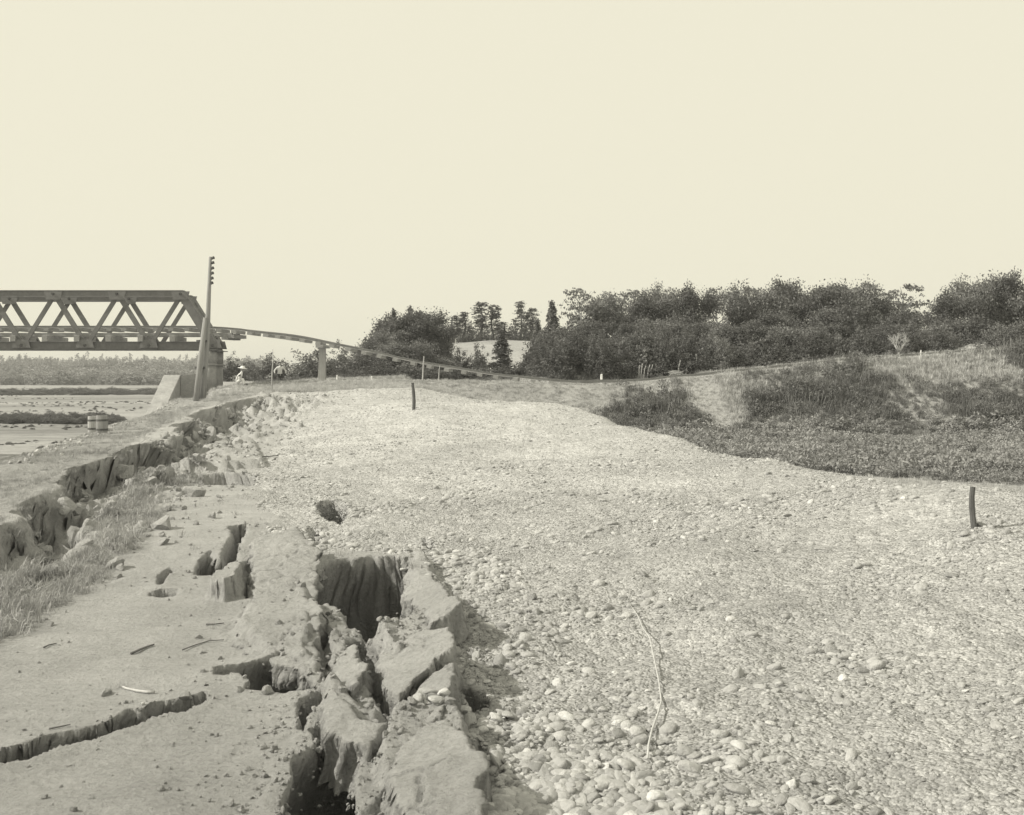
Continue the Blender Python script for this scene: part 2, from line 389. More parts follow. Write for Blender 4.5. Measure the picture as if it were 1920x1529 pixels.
SLABS = [   # raised broken slabs: outline, height at far side, height at near side, edge width
    ([(432, 1190), (445, 1160), (500, 1128), (588, 1128), (602, 1160), (594, 1230), (604, 1288), (545, 1248), (480, 1232)], 0.20, 0.03, 0.12),
    ([(700, 1215), (790, 1180), (842, 1190), (852, 1230), (800, 1258), (742, 1290), (716, 1240)], 0.22, 0.10, 0.07),
    ([(748, 1300), (795, 1262), (848, 1250), (852, 1280), (830, 1340), (760, 1352)], 0.26, 0.02, 0.06),
    ([(757, 1090), (772, 1052), (806, 1062), (834, 1112), (866, 1160), (804, 1182), (780, 1130)], 0.20, 0.04, 0.10),
    ([(384, 1120), (430, 1080), (470, 1056), (462, 1085), (452, 1118), (420, 1132)], 0.10, 0.22, 0.05),
    ([(590, 1310), (640, 1300), (690, 1345), (740, 1350), (690, 1388), (650, 1380), (610, 1362)], 0.14, 0.06, 0.10),
    ([(840, 1345), (880, 1385), (910, 1440), (900, 1540), (780, 1540), (690, 1460), (720, 1380), (780, 1350)], 0.24, 0.05, 0.08),
    ([(350, 840), (480, 830), (500, 880), (420, 884), (350, 886)], 0.06, 0.20, 0.10),
    ([(470, 1030), (560, 1020), (600, 1050), (590, 1120), (500, 1124), (470, 1115)], 0.16, -0.04, 0.08),
]
BOUND = [(560, 700), (545, 775), (520, 830), (492, 870), (482, 920), (515, 958), (535, 1018), (600, 1032), (770, 1036), (805, 1075), (835, 1128), (874, 1180), (884, 1260), (926, 1316), (934, 1380), (968, 1467), (990, 1600)]
_bq = sorted([plan(u, v, 0.05) if v > 850 else tuple(P(u, v, {700: 75, 775: 38, 830: 29}[v]))[:2] for u, v in BOUND], key=lambda a: a[1])
def gravel_x(y): return np.interp(y, [b[1] for b in _bq], [b[0] for b in _bq])
GRASSBAND = plist([(-500, 1500), (-200, 1260), (55, 1150), (120, 1100), (200, 1040), (260, 985), (310, 925), (300, 900)])

def height(x, y, fine=True):
    x = np.asarray(x, float); y = np.asarray(y, float)
    near = y < 75
    L = np.full(x.shape, 1.0)
    xx = np.clip(x, -22, 12); yy = np.clip(y, 2.5, 64)
    L = tps(xx, yy)
    L = L + 0.05 * fbm(x * 0.5, y * 0.5, 3, 3)
    gx = gravel_x(y)
    gm = sstep(-0.3, 0.5, x - gx + 0.3 * fbm(x * 1.5, y * 1.5, 3, 9))
    if fine:
        L = L + (0.012 * fbm(x * 5, y * 5, 4, 21) + 0.05 * fbm(x * 0.9, y * 2.2, 3, 22)) * (1 - gm)
        L = L + gm * (0.08 * fbm(x * 1.1, y * 1.1, 5, 31) + 0.045 * fbm(x * 2.6 + y * 0.6, y * 2.0, 3, 33))
    # fissures and broken slabs
    ws = np.clip(y / 11.0, 0.35, 1.3)
    wx = x + ws * (0.035 * fbm(x * 5, y * 5, 4, 41) + 0.02 * vnoise(x * 17, y * 17, 43))
    wy = y + ws * (0.08 * fbm(x * 4, y * 4, 3, 51) + 0.008 * vnoise(x * 17, y * 17, 53) + 0.010 * vnoise(x * 37, y * 31, 55))
    if fine:
        sel = (y > 3.5) & (y < 36) & (np.abs(x) < 9); smask = np.zeros(x.shape)
        for pts, hf, hn, w in SLABS:
            pl = plist(pts); ys = [p[1] for p in pl]; xs = [p[0] for p in pl]
            k = sel & (x > min(xs) - 0.6) & (x < max(xs) + 0.6) & (y > min(ys) - 0.8) & (y < max(ys) + 0.8)
            if not k.any(): continue
            s = poly_sd(pl, wx[k], wy[k]); t = (y[k] - min(ys)) / (max(ys) - min(ys))
            L[k] += sstep(0, w, s) * (hn + (hf - hn) * np.clip(t, 0, 1)); smask[k] = np.maximum(smask[k], sstep(0, 3 * w, s))
        # crumbled clods round the fissures
        zone = np.exp(-(((x + 0.62) / 0.55) ** 2 + ((y - 6.7) / 1.8) ** 2)) + 0.8 * np.exp(-(((x + 1.3) / 0.8) ** 2 + ((y - 9.0) / 2.0) ** 2)) + 0.4 * np.exp(-(((x + 0.2) / 0.4) ** 2 + ((y - 5.6) / 0.8) ** 2))
        zone = np.clip(zone * (0.55 + 1.2 * fbm(x * 1.3, y * 0.9, 3, 61)), 0, 1)
        zone = zone * (1 - 0.8 * smask); k = zone > 0.05
        if k.any():
            f1, f2, idv = worley(wx[k] * 4.6, wy[k] * 3.4, 3); tl = WO[0] * np.cos(idv * 40) + WO[1] * np.sin(idv * 40)
            g1, g2, jdv = worley(wx[k] * 15, wy[k] * 11, 9)
            L[k] += zone[k] * (np.clip((f2 - f1) * 9, 0, 1) * (0.02 + 0.06 * idv + 0.08 * tl) + np.clip((g2 - g1) * 5, 0, 1) * 0.018 * jdv - 0.03)
            L[k] += zone[k] * 0.02 * fbm(x[k] * 11, y[k] * 9, 3, 63)
        for pts, dep, w in HOLES:
            pl = plist(pts); ys = [p[1] for p in pl]; xs = [p[0] for p in pl]
            k = sel & (x > min(xs) - 0.5) & (x < max(xs) + 0.5) & (y > min(ys) - 0.7) & (y < max(ys) + 0.7)
            if not k.any(): continue
            s = poly_sd(pl, wx[k], wy[k])
            dd = 1.35 * dep * (1 + 0.45 * fbm(x[k] * 6, y[k] * 4, 3, 71))
            L[k] -= sstep(0, w, s) * dd * (0.65 + 0.35 * sstep(0, 0.35, s))
            L[k] += np.exp(-(s / 0.12) ** 2) * 0.02 * (s < 0)
    # fallen shoulder with its scarp on the river side
    cw = 0.55 * fbm(x * 0.8, y * 0.8, 4, 81) + 0.6 * vnoise(y * 0.45, y * 0 + 1, 83) + 0.12 * vnoise(x * 3.5, y * 3.5, 85)
    cx = crest_x(y); cz = crest_z(y)
    sd = cx + cw - x                                     # >0 on the river side of the crest
    SHD = cz - 0.05 * np.clip(sd, 0, 30) + 0.05 * fbm(x * 1.2, y * 1.2, 3, 87)
    ox = outer_x(y); oz = outer_z(y)
    SHD = np.where(x < ox + 1.5, np.minimum(SHD, oz + 0.03 + (x - ox) * 0.02 + 0.05 * fbm(x, y, 3, 88)), SHD)
    drop = np.clip(ox - x, 0, None)
    SHD = SHD - 0.62 * np.where(drop < 1, drop * drop / 2, drop - 0.5)
    fade = 1 - sstep(40, 50, y)
    wall = sstep(-0.34 + 0.25 * fbm(x * 1.3, y * 1.3, 3, 861), 0.06, sd)
    tal = np.clip(1 - np.clip(-sd, 0, 9) / np.interp(y, [14, 30, 42], [1.4, 2.4, 3.6]), 0, 1) * fade * (sd < 0.1)
    if fine:
        f1, f2, idv = worley(wx * 2.6, wy * 1.7, 13)
        L = L + tal * (0.05 + 0.34 * idv * np.clip((f2 - f1) * 2.4, 0, 1) + 0.12 * fbm(x * 2, y * 2, 4, 91) - 0.10)
        L = L - fade * np.exp(-((sd + 0.45) / 0.45) ** 2) * np.clip(0.36 + 0.6 * fbm(x * 0.45, y * 0.45, 2, 93), 0, 0.75)
        h1, h2, hd = worley(wx * 2.1 + 0.5 * fbm(x * 2, y * 2, 3, 99), wy * 1.3, 15); L = L + tal * sstep(18, 30, y) * (0.55 * hd * np.clip((h2 - h1) * 2.6, 0, 1) + 0.4 * fbm(x * 1.6, y * 1.3, 4, 96))
        gband = (sstep(0, 0.5, -sd) * (1 - sstep(0.8, 1.5, -sd + 0.6 * fbm(x * .7, y * .5, 3, 95)))) * (y < 24) * (1 - sstep(20, 24, y))
        L = L + gband * (0.06 + 0.07 * np.sin((sd * 5.2) + 2 * fbm(x * .6, y * .6, 3, 97)) + 0.1 * fbm(x * 2.4, y * 1.6, 3, 98))
    z = L * (1 - wall) + SHD * wall
    # landward slope
    sx = shoulder_x(y) + 0.25 * fbm(x * 0.7, y * 0.7, 3, 101)
    dl = np.clip(x - sx, 0, None)
    z = z - 0.72 * np.where(dl < 0.6, dl * dl / 1.2, dl - 0.3)
    # lower ground, railway bank, rising wood and hill
    ry = rail_y(x); ez = emb_z(x)
    t = y - ry
    E = ez - 0.5 * np.clip(-t - 2.6, 0, None) - 0.5 * np.clip(t - 3.2, 0, None) + 0.10 * fbm(x * 0.7, y * 0.7, 4, 111)
    E = E - 0.75 * np.clip(-19.0 - x, 0, None)
    low = np.full(x.shape, FIELD_Z) + 0.04 * fbm(x * 0.5, y * 0.5, 3, 121)
    wood = np.interp(x, [-6, 4], [1.15, 1.9]) + 0.15 * fbm(x * 0.3, y * 0.3, 3, 131) + 5.3 * np.exp(-(((x + 4) / 20) ** 2 + ((y - 128) / 14) ** 2))
    low = low + (wood - low) * sstep(1.0, 5.0, t)
    riv = sstep(0, 7, outer_x(np.maximum(y, 58)) + 1 - x) * sstep(50, 60, y)
    low = low * (1 - riv) + FLAT_Z * riv
    low = np.where((x < outer_x(y)) & (y < 60), FLAT_Z, low)
    low = low + 0.25 * fbm(x * 0.05, y * 0.05, 3, 141) * (low < -2)
    z = np.where(y > 66, np.maximum(E, low), np.maximum(np.maximum(z, E), low))
    m = np.exp(-(((x + 14.0) / 1.5) ** 2 + ((y - 52) / 1.2) ** 2)); z = z + 0.42 * m
    far = sstep(110, 220, y)
    z = z * (1 - far) + (FLAT_Z + 0.3 * fbm(x * 0.02, y * 0.02, 3, 151)) * far * (x < 40) + z * far * (x >= 40)
    return z
def hz(x, y): return float(height(np.array([x]), np.array([y]))[0])

# ------------------------------------------------------------------ ground sheets
cs = np.r_[np.linspace(-1.5, -0.56, 48)[:-1], np.linspace(-0.56, 0.56, 560), np.linspace(0.56, 1.5, 48)[1:]]
ry_ = np.r_[np.exp(np.linspace(math.log(1.2), math.log(4.2), 40))[:-1], np.exp(np.linspace(math.log(4.2), math.log(14), 310))[:-1], np.exp(np.linspace(math.log(14), math.log(70), 240)), np.exp(np.linspace(math.log(70), math.log(3000), 70))[1:]]
GX = ry_[:, None] * cs[None, :]; GY = np.repeat(ry_[:, None], len(cs), 1)
GZ = height(GX.ravel(), GY.ravel()).reshape(GX.shape)
def undercut(x, y):
    dx = np.zeros(x.shape); dy = np.zeros(x.shape)
    cw = 0.55 * fbm(x * 0.8, y * 0.8, 4, 81) + 0.6 * vnoise(y * 0.45, y * 0 + 1, 83) + 0.12 * vnoise(x * 3.5, y * 3.5, 85)
    sd = crest_x(y) + cw - x; fade = 1 - sstep(34, 46, y)
    B = np.where(sd > -0.28, 1 - sstep(-0.28, 0.05, sd), 1 - sstep(0.3, 1.7, -sd)) * fade * (y > 4)
    dx -= B * np.clip(0.34 + 0.5 * fbm(x * 0.5, y * 0.5, 3, 801), 0.1, 0.6) * np.interp(y, [12, 22], [0.6, 1.0]); dy += B * 0.15
    for pts, dep, w in HOLES:
        pl = plist(pts); a = np.array(pl); c = a.mean(0)
        k = (x > a[:, 0].min() - .5) & (x < a[:, 0].max() + .5) & (y > a[:, 1].min() - .7) & (y < a[:, 1].max() + .7)
        if not k.any(): continue
        ws = np.clip(y[k] / 11.0, 0.35, 1.3); xk = x[k]; yk = y[k]
        wx = xk + ws * (0.035 * fbm(xk * 5, yk * 5, 4, 41) + 0.02 * vnoise(xk * 17, yk * 17, 43)); wy = yk + ws * (0.08 * fbm(xk * 4, yk * 4, 3, 51) + 0.008 * vnoise(xk * 17, yk * 17, 53) + 0.010 * vnoise(xk * 37, yk * 31, 55))
        s = poly_sd(pl, wx, wy); e = 0.03
        e = 0.12; gx_ = poly_sd(pl, xk + e, yk) - poly_sd(pl, xk - e, yk); gy_ = poly_sd(pl, xk, yk + e) - poly_sd(pl, xk, yk - e)
        l = np.maximum(np.hypot(gx_, gy_), 0.1); b = sstep(0, w, s) * (1 - sstep(w, w + 0.30, s)) * (0.85 * w + np.where(gy_ < 0.3 * l, min(0.55, dep * 0.30) * (w > 0.08), 0.0))
        dx[k] -= gx_ / l * b; dy[k] -= gy_ / l * b
    return dx, dy
_dx, _dy = undercut(GX.ravel(), GY.ravel())
FX, FY = GX.copy(), GY.copy()
GX = GX + _dx.reshape(GX.shape); GY = GY + _dy.reshape(GY.shape)
gyr, gxr = np.gradient(GZ); steep = np.clip((np.abs(gyr) + np.abs(gxr)) / (0.012 * FY) * 0.5, 0, 1)      # broken faces crumble
_m = np.where(FX < crest_x(FY) + 1.2, 1.5, 1.0) * steep * (FY > 4) * (FY < 46) * (FX < gravel_x(FY) + 0.6) * (FX > crest_x(FY) - 0.3)
_a = np.clip(FY / 9, 0.5, 2.2)
_f = 9.0 / _a
_jx = fbm(FX * _f + GZ * 11, FY * _f + GZ * 5, 4, 901); _jy = fbm(FX * _f - GZ * 6, FY * _f + GZ * 12, 4, 911); _jz = fbm(FX * _f * 1.5, FY * _f * 1.5 + GZ * 8, 3, 921)
_jx = _jx + 0.7 * fbm(FX * _f * 3 + GZ * 23, FY * _f * 3 - GZ * 19, 3, 931); _jy = _jy + 0.7 * fbm(FX * _f * 3 - GZ * 21, FY * _f * 3 + GZ * 27, 3, 941)
GX = GX + _m * _a * 0.06 * _jx; GY = GY + _m * _a * 0.09 * _jy; GZ = GZ + _m * _a * 0.045 * _jz
nr, nc = GX.shape
VV = np.stack([GX, GY, GZ], -1).reshape(-1, 3)
ii = (np.arange(nr - 1)[:, None] * nc + np.arange(nc - 1)[None, :]).ravel()
QUAD = np.stack([ii, ii + 1, ii + nc + 1, ii + nc], 1)
fx = FX.ravel()[QUAD].mean(1); fy = FY.ravel()[QUAD].mean(1)
def zone_of(x, y):
    """0 soil, 1 gravel, 2 turf, 3 field, 4 river flat, 5 railway bank and wood floor"""
    zt = np.zeros(x.shape, int)
    w = 0.5 * fbm(x * 0.8, y * 0.8, 4, 201); w2 = 0.25 * fbm(x * 3, y * 3, 3, 203)
    zt[(x > gravel_x(y) + w * 0.5 + w2)] = 1
    sd = crest_x(y) - x
    zt[(sd > 0.12 + w2 * 0.6)] = 2
    far_edge = np.interp(x, [-16, -12, -5, -2.5, -1, 2], [49, 48.5, 48, 46, 44, 42])
    zt[(y > far_edge + w * 2) & (x > -20)] = 5
    zt[(x > shoulder_x(y) + 0.9 + w)] = 5
    zt[(x > shoulder_x(y) + 3.2 + w * 0.3) & (y < 54.6) & (y > 35.6 - 0.73 * (x - 10.5) + w)] = 3
    zt[(x > -16) & (y > 66)] = 5
    zt[(x < outer_x(np.minimum(y, 3000)) - 4.5 + w)] = 4
    zt[(y > 150) & (x < 60)] = 4
    return zt
ZID = zone_of(fx, fy)
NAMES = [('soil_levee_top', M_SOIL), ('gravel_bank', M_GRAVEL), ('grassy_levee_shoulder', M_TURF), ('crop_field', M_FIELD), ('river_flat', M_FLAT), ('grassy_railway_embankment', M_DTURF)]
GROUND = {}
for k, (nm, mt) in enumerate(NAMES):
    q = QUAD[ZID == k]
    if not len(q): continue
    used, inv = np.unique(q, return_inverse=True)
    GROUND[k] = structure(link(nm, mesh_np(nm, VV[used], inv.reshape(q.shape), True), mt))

# tilted slabs of earth broken from the levee top
def earth_slab(seed, pts, h, a, b, thick=0.30):
    pl = plist(pts, ROAD_Z + h); q = np.array(pl); cx, cy = q.mean(0); st = 0.020
    xs = np.arange(q[:, 0].min() - .1, q[:, 0].max() + .1, st); ys = np.arange(q[:, 1].min() - .1, q[:, 1].max() + .1, st)
    X, Y = np.meshgrid(xs, ys); sh = X.shape
    wx = X + 0.06 * fbm(X * 6, Y * 6, 5, seed); wy = Y + 0.08 * fbm(X * 6, Y * 6, 5, seed + 9)
    sd = poly_sd(pl, wx.ravel(), wy.ravel()).reshape(sh); ins = sd > 0
    Z = ROAD_Z + h + a * (X - cx) + b * (Y - cy) + 0.045 * fbm(X * 2.2, Y * 2.2, 5, seed + 3) + 0.020 * fbm(X * 12, Y * 12, 4, seed + 5) - 0.022 * np.exp(-sd / 0.018)
    f1, f2, iv = worley(X * 3 + .3 * fbm(X * 4, Y * 4, 2, seed), Y * 3, seed); Z = Z - 0.035 * np.exp(-((f2 - f1) / 0.03) ** 2) * (fbm(X * 1.5, Y * 1.5, 2, seed + 7) > 0.05)
    idx = -np.ones(sh, int); idx[ins] = np.arange(ins.sum()); v = np.stack([X[ins], Y[ins], Z[ins]], 1)
    c = ins[:-1, :-1] & ins[1:, :-1] & ins[:-1, 1:] & ins[1:, 1:]; i, j = np.nonzero(c)
    f = np.stack([idx[i, j], idx[i, j + 1], idx[i + 1, j + 1], idx[i + 1, j]], 1)
    bm = bmesh.new(); bv = [bm.verts.new(p) for p in v]
    for t in f: bm.faces.new([bv[k] for k in t])
    for p in [p for p in bm.verts if not p.link_faces]: bm.verts.remove(p)
    for lev in range(5):
        ed = [e for e in bm.edges if e.is_boundary]; r = bmesh.ops.extrude_edge_only(bm, edges=ed)
        nv = [g for g in r['geom'] if isinstance(g, bmesh.types.BMVert)]
        xx = np.array([p.co.x for p in nv]); yy = np.array([p.co.y for p in nv]); zz = np.array([p.co.z for p in nv])
        jx = fbm(xx * 9 + lev * 3.1, yy * 9 + zz * 8, 3, seed + 11); jy = fbm(xx * 9 - lev * 2.3, yy * 9 - zz * 7, 3, seed + 13)
        for k, p in enumerate(nv): p.co.x += 0.06 * jx[k]; p.co.y += 0.07 * jy[k]; p.co.z -= thick / 5
    bmesh.ops.recalc_face_normals(bm, faces=bm.faces)
    me = bpy.data.meshes.new('earth_slab'); bm.to_mesh(me); bm.free(); me.polygons.foreach_set('use_smooth', np.ones(len(me.polygons), bool))
    return link('earth_slab', me, M_SOIL, GROUND[0])
for k_, (pts, h, a, b) in enumerate([
    ([(432, 1192), (447, 1158), (500, 1130), (590, 1130), (604, 1165), (598, 1222), (602, 1268), (545, 1238), (480, 1224)], 0.08, 0.12, 0.08),
    ([(700, 1215), (790, 1182), (842, 1192), (852, 1232), (800, 1262), (742, 1292), (716, 1242)], 0.20, 0.40, 0.05),
    ([(745, 1308), (795, 1266), (850, 1252), (856, 1285), (830, 1345), (760, 1360)], 0.16, 0.45, 0.08),
    ([(757, 1092), (774, 1054), (808, 1064), (836, 1114), (868, 1162), (806, 1184), (782, 1132)], 0.18, 0.40, 0.0),
    ([(470, 1034), (560, 1022), (602, 1052), (592, 1122), (500, 1128), (470, 1118)], 0.12, 0.05, 0.14),
    ([(848, 1352), (884, 1390), (914, 1445), (904, 1540), (790, 1540), (715, 1445), (735, 1388), (785, 1358)], 0.16, 0.22, 0.05),
    ([(600, 1318), (640, 1305), (690, 1350), (738, 1354), (690, 1394), (650, 1386), (612, 1368)], 0.12, 0.10, 0.12),
    ([(612, 1215), (640, 1195), (668, 1210), (690, 1262), (672, 1300), (636, 1292)], 0.10, 0.5, 0.0)]):
    earth_slab(700 + 20 * k_, pts, h, a, b, 0.16 if k_ in (0, 4) else 0.30)

# ------------------------------------------------------------------ scattering
def proto_collection(name, meshes):
    c = bpy.data.collections.new(name)
    for i, me in enumerate(meshes):
        o = bpy.data.objects.new('%s_%02d' % (name, i), me); c.objects.link(o)
    return c
def scatter(name, pts, rot, scl, idx, coll, parent=None):
    me = bpy.data.meshes.new(name); n = len(pts)
    me.vertices.add(n); me.vertices.foreach_set('co', np.asarray(pts, np.float32).ravel())
    for an, ty, dat, key in (('rot', 'FLOAT_VECTOR', rot, 'vector'), ('scl', 'FLOAT_VECTOR', scl, 'vector'), ('idx', 'INT', idx, 'value')):
        a = me.attributes.new(an, ty, 'POINT'); a.data.foreach_set(key, np.asarray(dat, np.int32 if ty == 'INT' else np.float32).ravel())
    o = link(name, me, None, parent)
    ng = bpy.data.node_groups.new(name, 'GeometryNodeTree')
    ng.interface.new_socket('Geometry', in_out='INPUT', socket_type='NodeSocketGeometry')
    ng.interface.new_socket('Geometry', in_out='OUTPUT', socket_type='NodeSocketGeometry')
    gi = ng.nodes.new('NodeGroupInput'); go = ng.nodes.new('NodeGroupOutput')
    ip = ng.nodes.new('GeometryNodeInstanceOnPoints'); ci = ng.nodes.new('GeometryNodeCollectionInfo')
    ci.inputs[0].default_value = coll; ci.inputs['Separate Children'].default_value = True; ci.inputs['Reset Children'].default_value = True
    def at(nm, ty):
        a = ng.nodes.new('GeometryNodeInputNamedAttribute'); a.data_type = ty; a.inputs[0].default_value = nm; return a.outputs[0]
    er = ng.nodes.new('FunctionNodeEulerToRotation')
    L = ng.links.new
    L(gi.outputs[0], ip.inputs['Points']); L(ci.outputs[0], ip.inputs['Instance']); ip.inputs['Pick Instance'].default_value = True
    L(at('idx', 'INT'), ip.inputs['Instance Index']); L(at('rot', 'FLOAT_VECTOR'), er.inputs[0]); L(er.outputs[0], ip.inputs['Rotation'])
    L(at('scl', 'FLOAT_VECTOR'), ip.inputs['Scale']); L(ip.outputs[0], go.inputs[0])
    o.modifiers.new('scatter', 'NODES').node_group = ng
    return stuff(o)

def pebble_mesh(seed, mat, rough=0.16, sub=2, jag=False):
    bm = bmesh.new(); bmesh.ops.create_icosphere(bm, subdivisions=sub, radius=0.5)
    r = random.Random(seed); ax = [Vector((r.gauss(0, 1), r.gauss(0, 1), r.gauss(0, 1))).normalized() for _ in range(9)]
    cut = [r.uniform(0.16, 0.40) if jag else r.uniform(0.24, 0.46) for _ in ax]
    for v in bm.verts:
        for a, c in zip(ax, cut):
            d = v.co.dot(a)
            if d > c: v.co -= a * (d - c) * (0.97 if jag else 0.9)
        v.co *= 1 + rough * r.uniform(-0.25, 0.25)
    me = bpy.data.meshes.new('stone'); bm.to_mesh(me); bm.free()
    me.polygons.foreach_set('use_smooth', np.full(len(me.polygons), not jag, bool)); me.materials.append(mat); me.update()
    return me
PEB = [pebble_mesh(i, M_STONE) for i in range(8)]
PEBC = proto_collection('pebbles', PEB)

def gravel_points(n, y0, y1, power=2.0):
    u = RNG.random(n)
    if power == 1.0: y = y0 * (y1 / y0) ** u
    else: a = 1 - power + 0.0; y = (y0 ** a + u * (y1 ** a - y0 ** a)) ** (1 / a)
    s = RNG.uniform(-0.30, 0.62, n); x = s * y
    return x, y
# sizes in metres; coverage thins with distance
x, y = gravel_points(300000, 3.4, 48, 1.9)
w = gravel_x(y)
patch = fbm(x * 0.55, y * 0.55, 4, 301)
inside = (x > w - 0.25 + 0.5 * fbm(x * 2, y * 2, 3, 303)) & (x < shoulder_x(y) + 1.2) & (x < 0.62 * y)
keep = inside & (RNG.random(len(x)) < np.clip(0.40 + 1.6 * patch + np.clip((y - 14) / 30, 0, .2), 0.06, 1))
x, y = x[keep], y[keep]; patch = patch[keep]
D = np.clip(np.exp(RNG.normal(math.log(0.019), 0.62, len(x))) * np.exp(1.5 * fbm(x * 0.9, y * 0.9, 4, 307)), 0.010, 0.14)
D = np.maximum(D, 0.0013 * y * RNG.uniform(0.8, 1.5, len(x)))
big = RNG.random(len(x)) < 0.012 * np.clip(1 + 3.5 * fbm(x * 0.8, y * 0.8, 3, 305), 0.1, 3) + 0.05 * np.exp(-(((x - 0.75) / 0.7) ** 2 + ((y - 5.5) / 0.55) ** 2)) + 0.02 * np.exp(-(((x - 1.4) / 0.35) ** 2 + ((y - 5.4) / 0.35) ** 2))
D = np.where(big, 0.05 + 0.085 * RNG.random(len(x)) ** 1.6, D)
edge = np.abs(x - gravel_x(y)) < 0.9                          # big cobbles exposed along the torn edge
D = np.where(edge & (RNG.random(len(x)) < np.where(y > 9, 0.30, 0.10)) & (y < 14) & (y > 6), RNG.uniform(0.05, 0.125, len(x)), D)
z = height(x, y)
flat = RNG.uniform(0.45, 0.78, len(x))
SC = np.stack([D * RNG.uniform(0.95, 1.4, len(x)), D * RNG.uniform(0.75, 1.0, len(x)), D * flat], 1)
RO = np.stack([RNG.normal(0, 0.28, len(x)), RNG.normal(0, 0.28, len(x)), RNG.uniform(0, 6.283, len(x))], 1)
PT = np.stack([x, y, z - D * flat * 0.02], 1)
# the 300 stones that show largest are objects of their own
app = D / y * ((np.abs(x / y) < 0.5) & (y > 5.0))
top = np.argsort(-app)[:300]; rest = np.setdiff1d(np.arange(len(x)), top)
for i in top:
    o = link('stone', PEB[int(RNG.integers(8))], None, GROUND[1]); o.location = PT[i]; o.rotation_euler = RO[i]; o.scale = SC[i]
scatter('gravel', PT[rest], RO[rest], SC[rest], RNG.integers(0, 8, len(rest)), PEBC, GROUND[1])

# clods of earth along the fissures and under the scarp
CLOD = proto_collection('clods', [pebble_mesh(40 + i, M_SOIL, 0.5, 2, True) for i in range(6)])
cl = []
for pts, dep, wd in HOLES:
    pl = plist(pts); n = max(10, int(60 * dep))
    for _ in range(n):
        i = random.randrange(len(pl)); a = pl[i]; b = pl[(i + 1) % len(pl)]; t = random.random(); d = random.gauss(0, 0.16)
        cl.append((a[0] + (b[0] - a[0]) * t + d, a[1] + (b[1] - a[1]) * t + random.gauss(0, 0.25), random.lognormvariate(math.log(0.024), 0.55)))
for _ in range(1500):
    yy = random.uniform(9, 44); xx = float(crest_x(yy)) + 0.35 + abs(random.gauss(0.1, 0.3 + yy * 0.03))
    cl.append((xx, yy, random.lognormvariate(math.log(0.07), 0.6)))
for _ in range(3200):
    cl.append((random.gauss(-0.7, 0.5), random.uniform(4.8, 9.5), random.lognormvariate(math.log(0.017), 0.6)))
for _ in range(600):
    yy = 4 * (30 / 4) ** random.random(); xx = random.uniform(float(crest_x(yy)), float(gravel_x(yy)))
    cl.append((xx, yy, random.lognormvariate(math.log(0.02 + 0.0006 * yy), 0.5)))
yy = RNG.uniform(8, 42, 900); xe = crest_x(yy)
for _ in range(2): xe = crest_x(yy) + 0.55 * fbm(xe * 0.8, yy * 0.8, 4, 81) + 0.6 * vnoise(yy * 0.45, yy * 0 + 1, 83) + 0.12 * vnoise(xe * 3.5, yy * 3.5, 85)
for a_, b_ in zip(xe, yy): cl.append((a_ + 0.22 + abs(random.gauss(0, 0.35)), b_, random.lognormvariate(math.log(0.15), 0.5)))
cl = np.array(cl); cl[:, 2] = np.clip(cl[:, 2], 0.01, 0.45)
scatter('loose_clods', np.c_[cl[:, 0], cl[:, 1], height(cl[:, 0], cl[:, 1]) + cl[:, 2] * 0.1], RNG.uniform(0, 6.28, (len(cl), 3)),
        cl[:, 2:3] * RNG.uniform(0.6, 1.3, (len(cl), 3)), RNG.integers(0, 6, len(cl)), CLOD, GROUND[0])

RUBC = proto_collection('rubble', [pebble_mesh(60 + i, M_STONE, 0.4, 2, True) for i in range(6)])
# pale rubble along the outer edge of the levee
n = 2600; y = RNG.uniform(18, 50, n); x = outer_x(y) - 0.5 + RNG.normal(0, 0.45, n) ; D = np.clip(np.exp(RNG.normal(math.log(0.06), 0.45, n)), 0.02, 0.16)
o = scatter('edge_rubble', np.stack([x, y, height(x, y) + D * .05], 1), RNG.uniform(0, 6.28, (n, 3)), D[:, None] * RNG.uniform(0.5, 1.3, (n, 3)), RNG.integers(0, 6, n), RUBC, GROUND[2])

# ------------------------------------------------------------------ grass, reeds, crops
def blade_tuft(seed, n, h, spread, lean, wd, mat):
    r = np.random.default_rng(seed); v = []; f = []
    for k in range(n):
        a = r.uniform(0, 6.283); bx, by = r.normal(0, spread, 2); L = h * r.uniform(0.5, 1.1); ln = lean * r.uniform(0.2, 1.2)
        dx, dy = math.cos(a), math.sin(a); px, py = -dy, dx; w = wd * r.uniform(0.7, 1.3); b = len(v)
        v += [(bx - px * w, by - py * w, -0.02), (bx + px * w, by + py * w, -0.02),
              (bx + dx * ln * L * 0.35 + px * w * .8, by + dy * ln * L * 0.35 + py * w * .8, L * 0.6), (bx + dx * ln * L * 0.35 - px * w * .8, by + dy * ln * L * 0.35 - py * w * .8, L * 0.6),
              (bx + dx * ln * L, by + dy * ln * L, L * (1 - 0.3 * ln))]
        f += [(b, b + 1, b + 2), (b, b + 2, b + 3), (b + 3, b + 2, b + 4)]
    me = mesh_np('tuft', v, f, True); me.materials.append(mat); return me
def leafy(seed, n, rx, rz, leaf, mat):
    r = np.random.default_rng(seed); v = []; f = []
    for k in range(n):
        d = r.normal(size=3); d /= np.linalg.norm(d); d *= r.random() ** 0.4
        c = np.array([d[0] * rx, d[1] * rx, (d[2] * 0.5 + 0.5) * rz])
        a = r.normal(size=3); a /= np.linalg.norm(a); b_ = np.cross(a, r.normal(size=3)); b_ /= np.linalg.norm(b_)
        L = leaf * r.uniform(0.6, 1.3); b = len(v)
        v += [tuple(c - a * L), tuple(c + b_ * L * .45), tuple(c + a * L), tuple(c - b_ * L * .45)]; f += [(b, b + 1, b + 2, b + 3)]
    me = mesh_np('leafy', v, f); me.materials.append(mat); return me
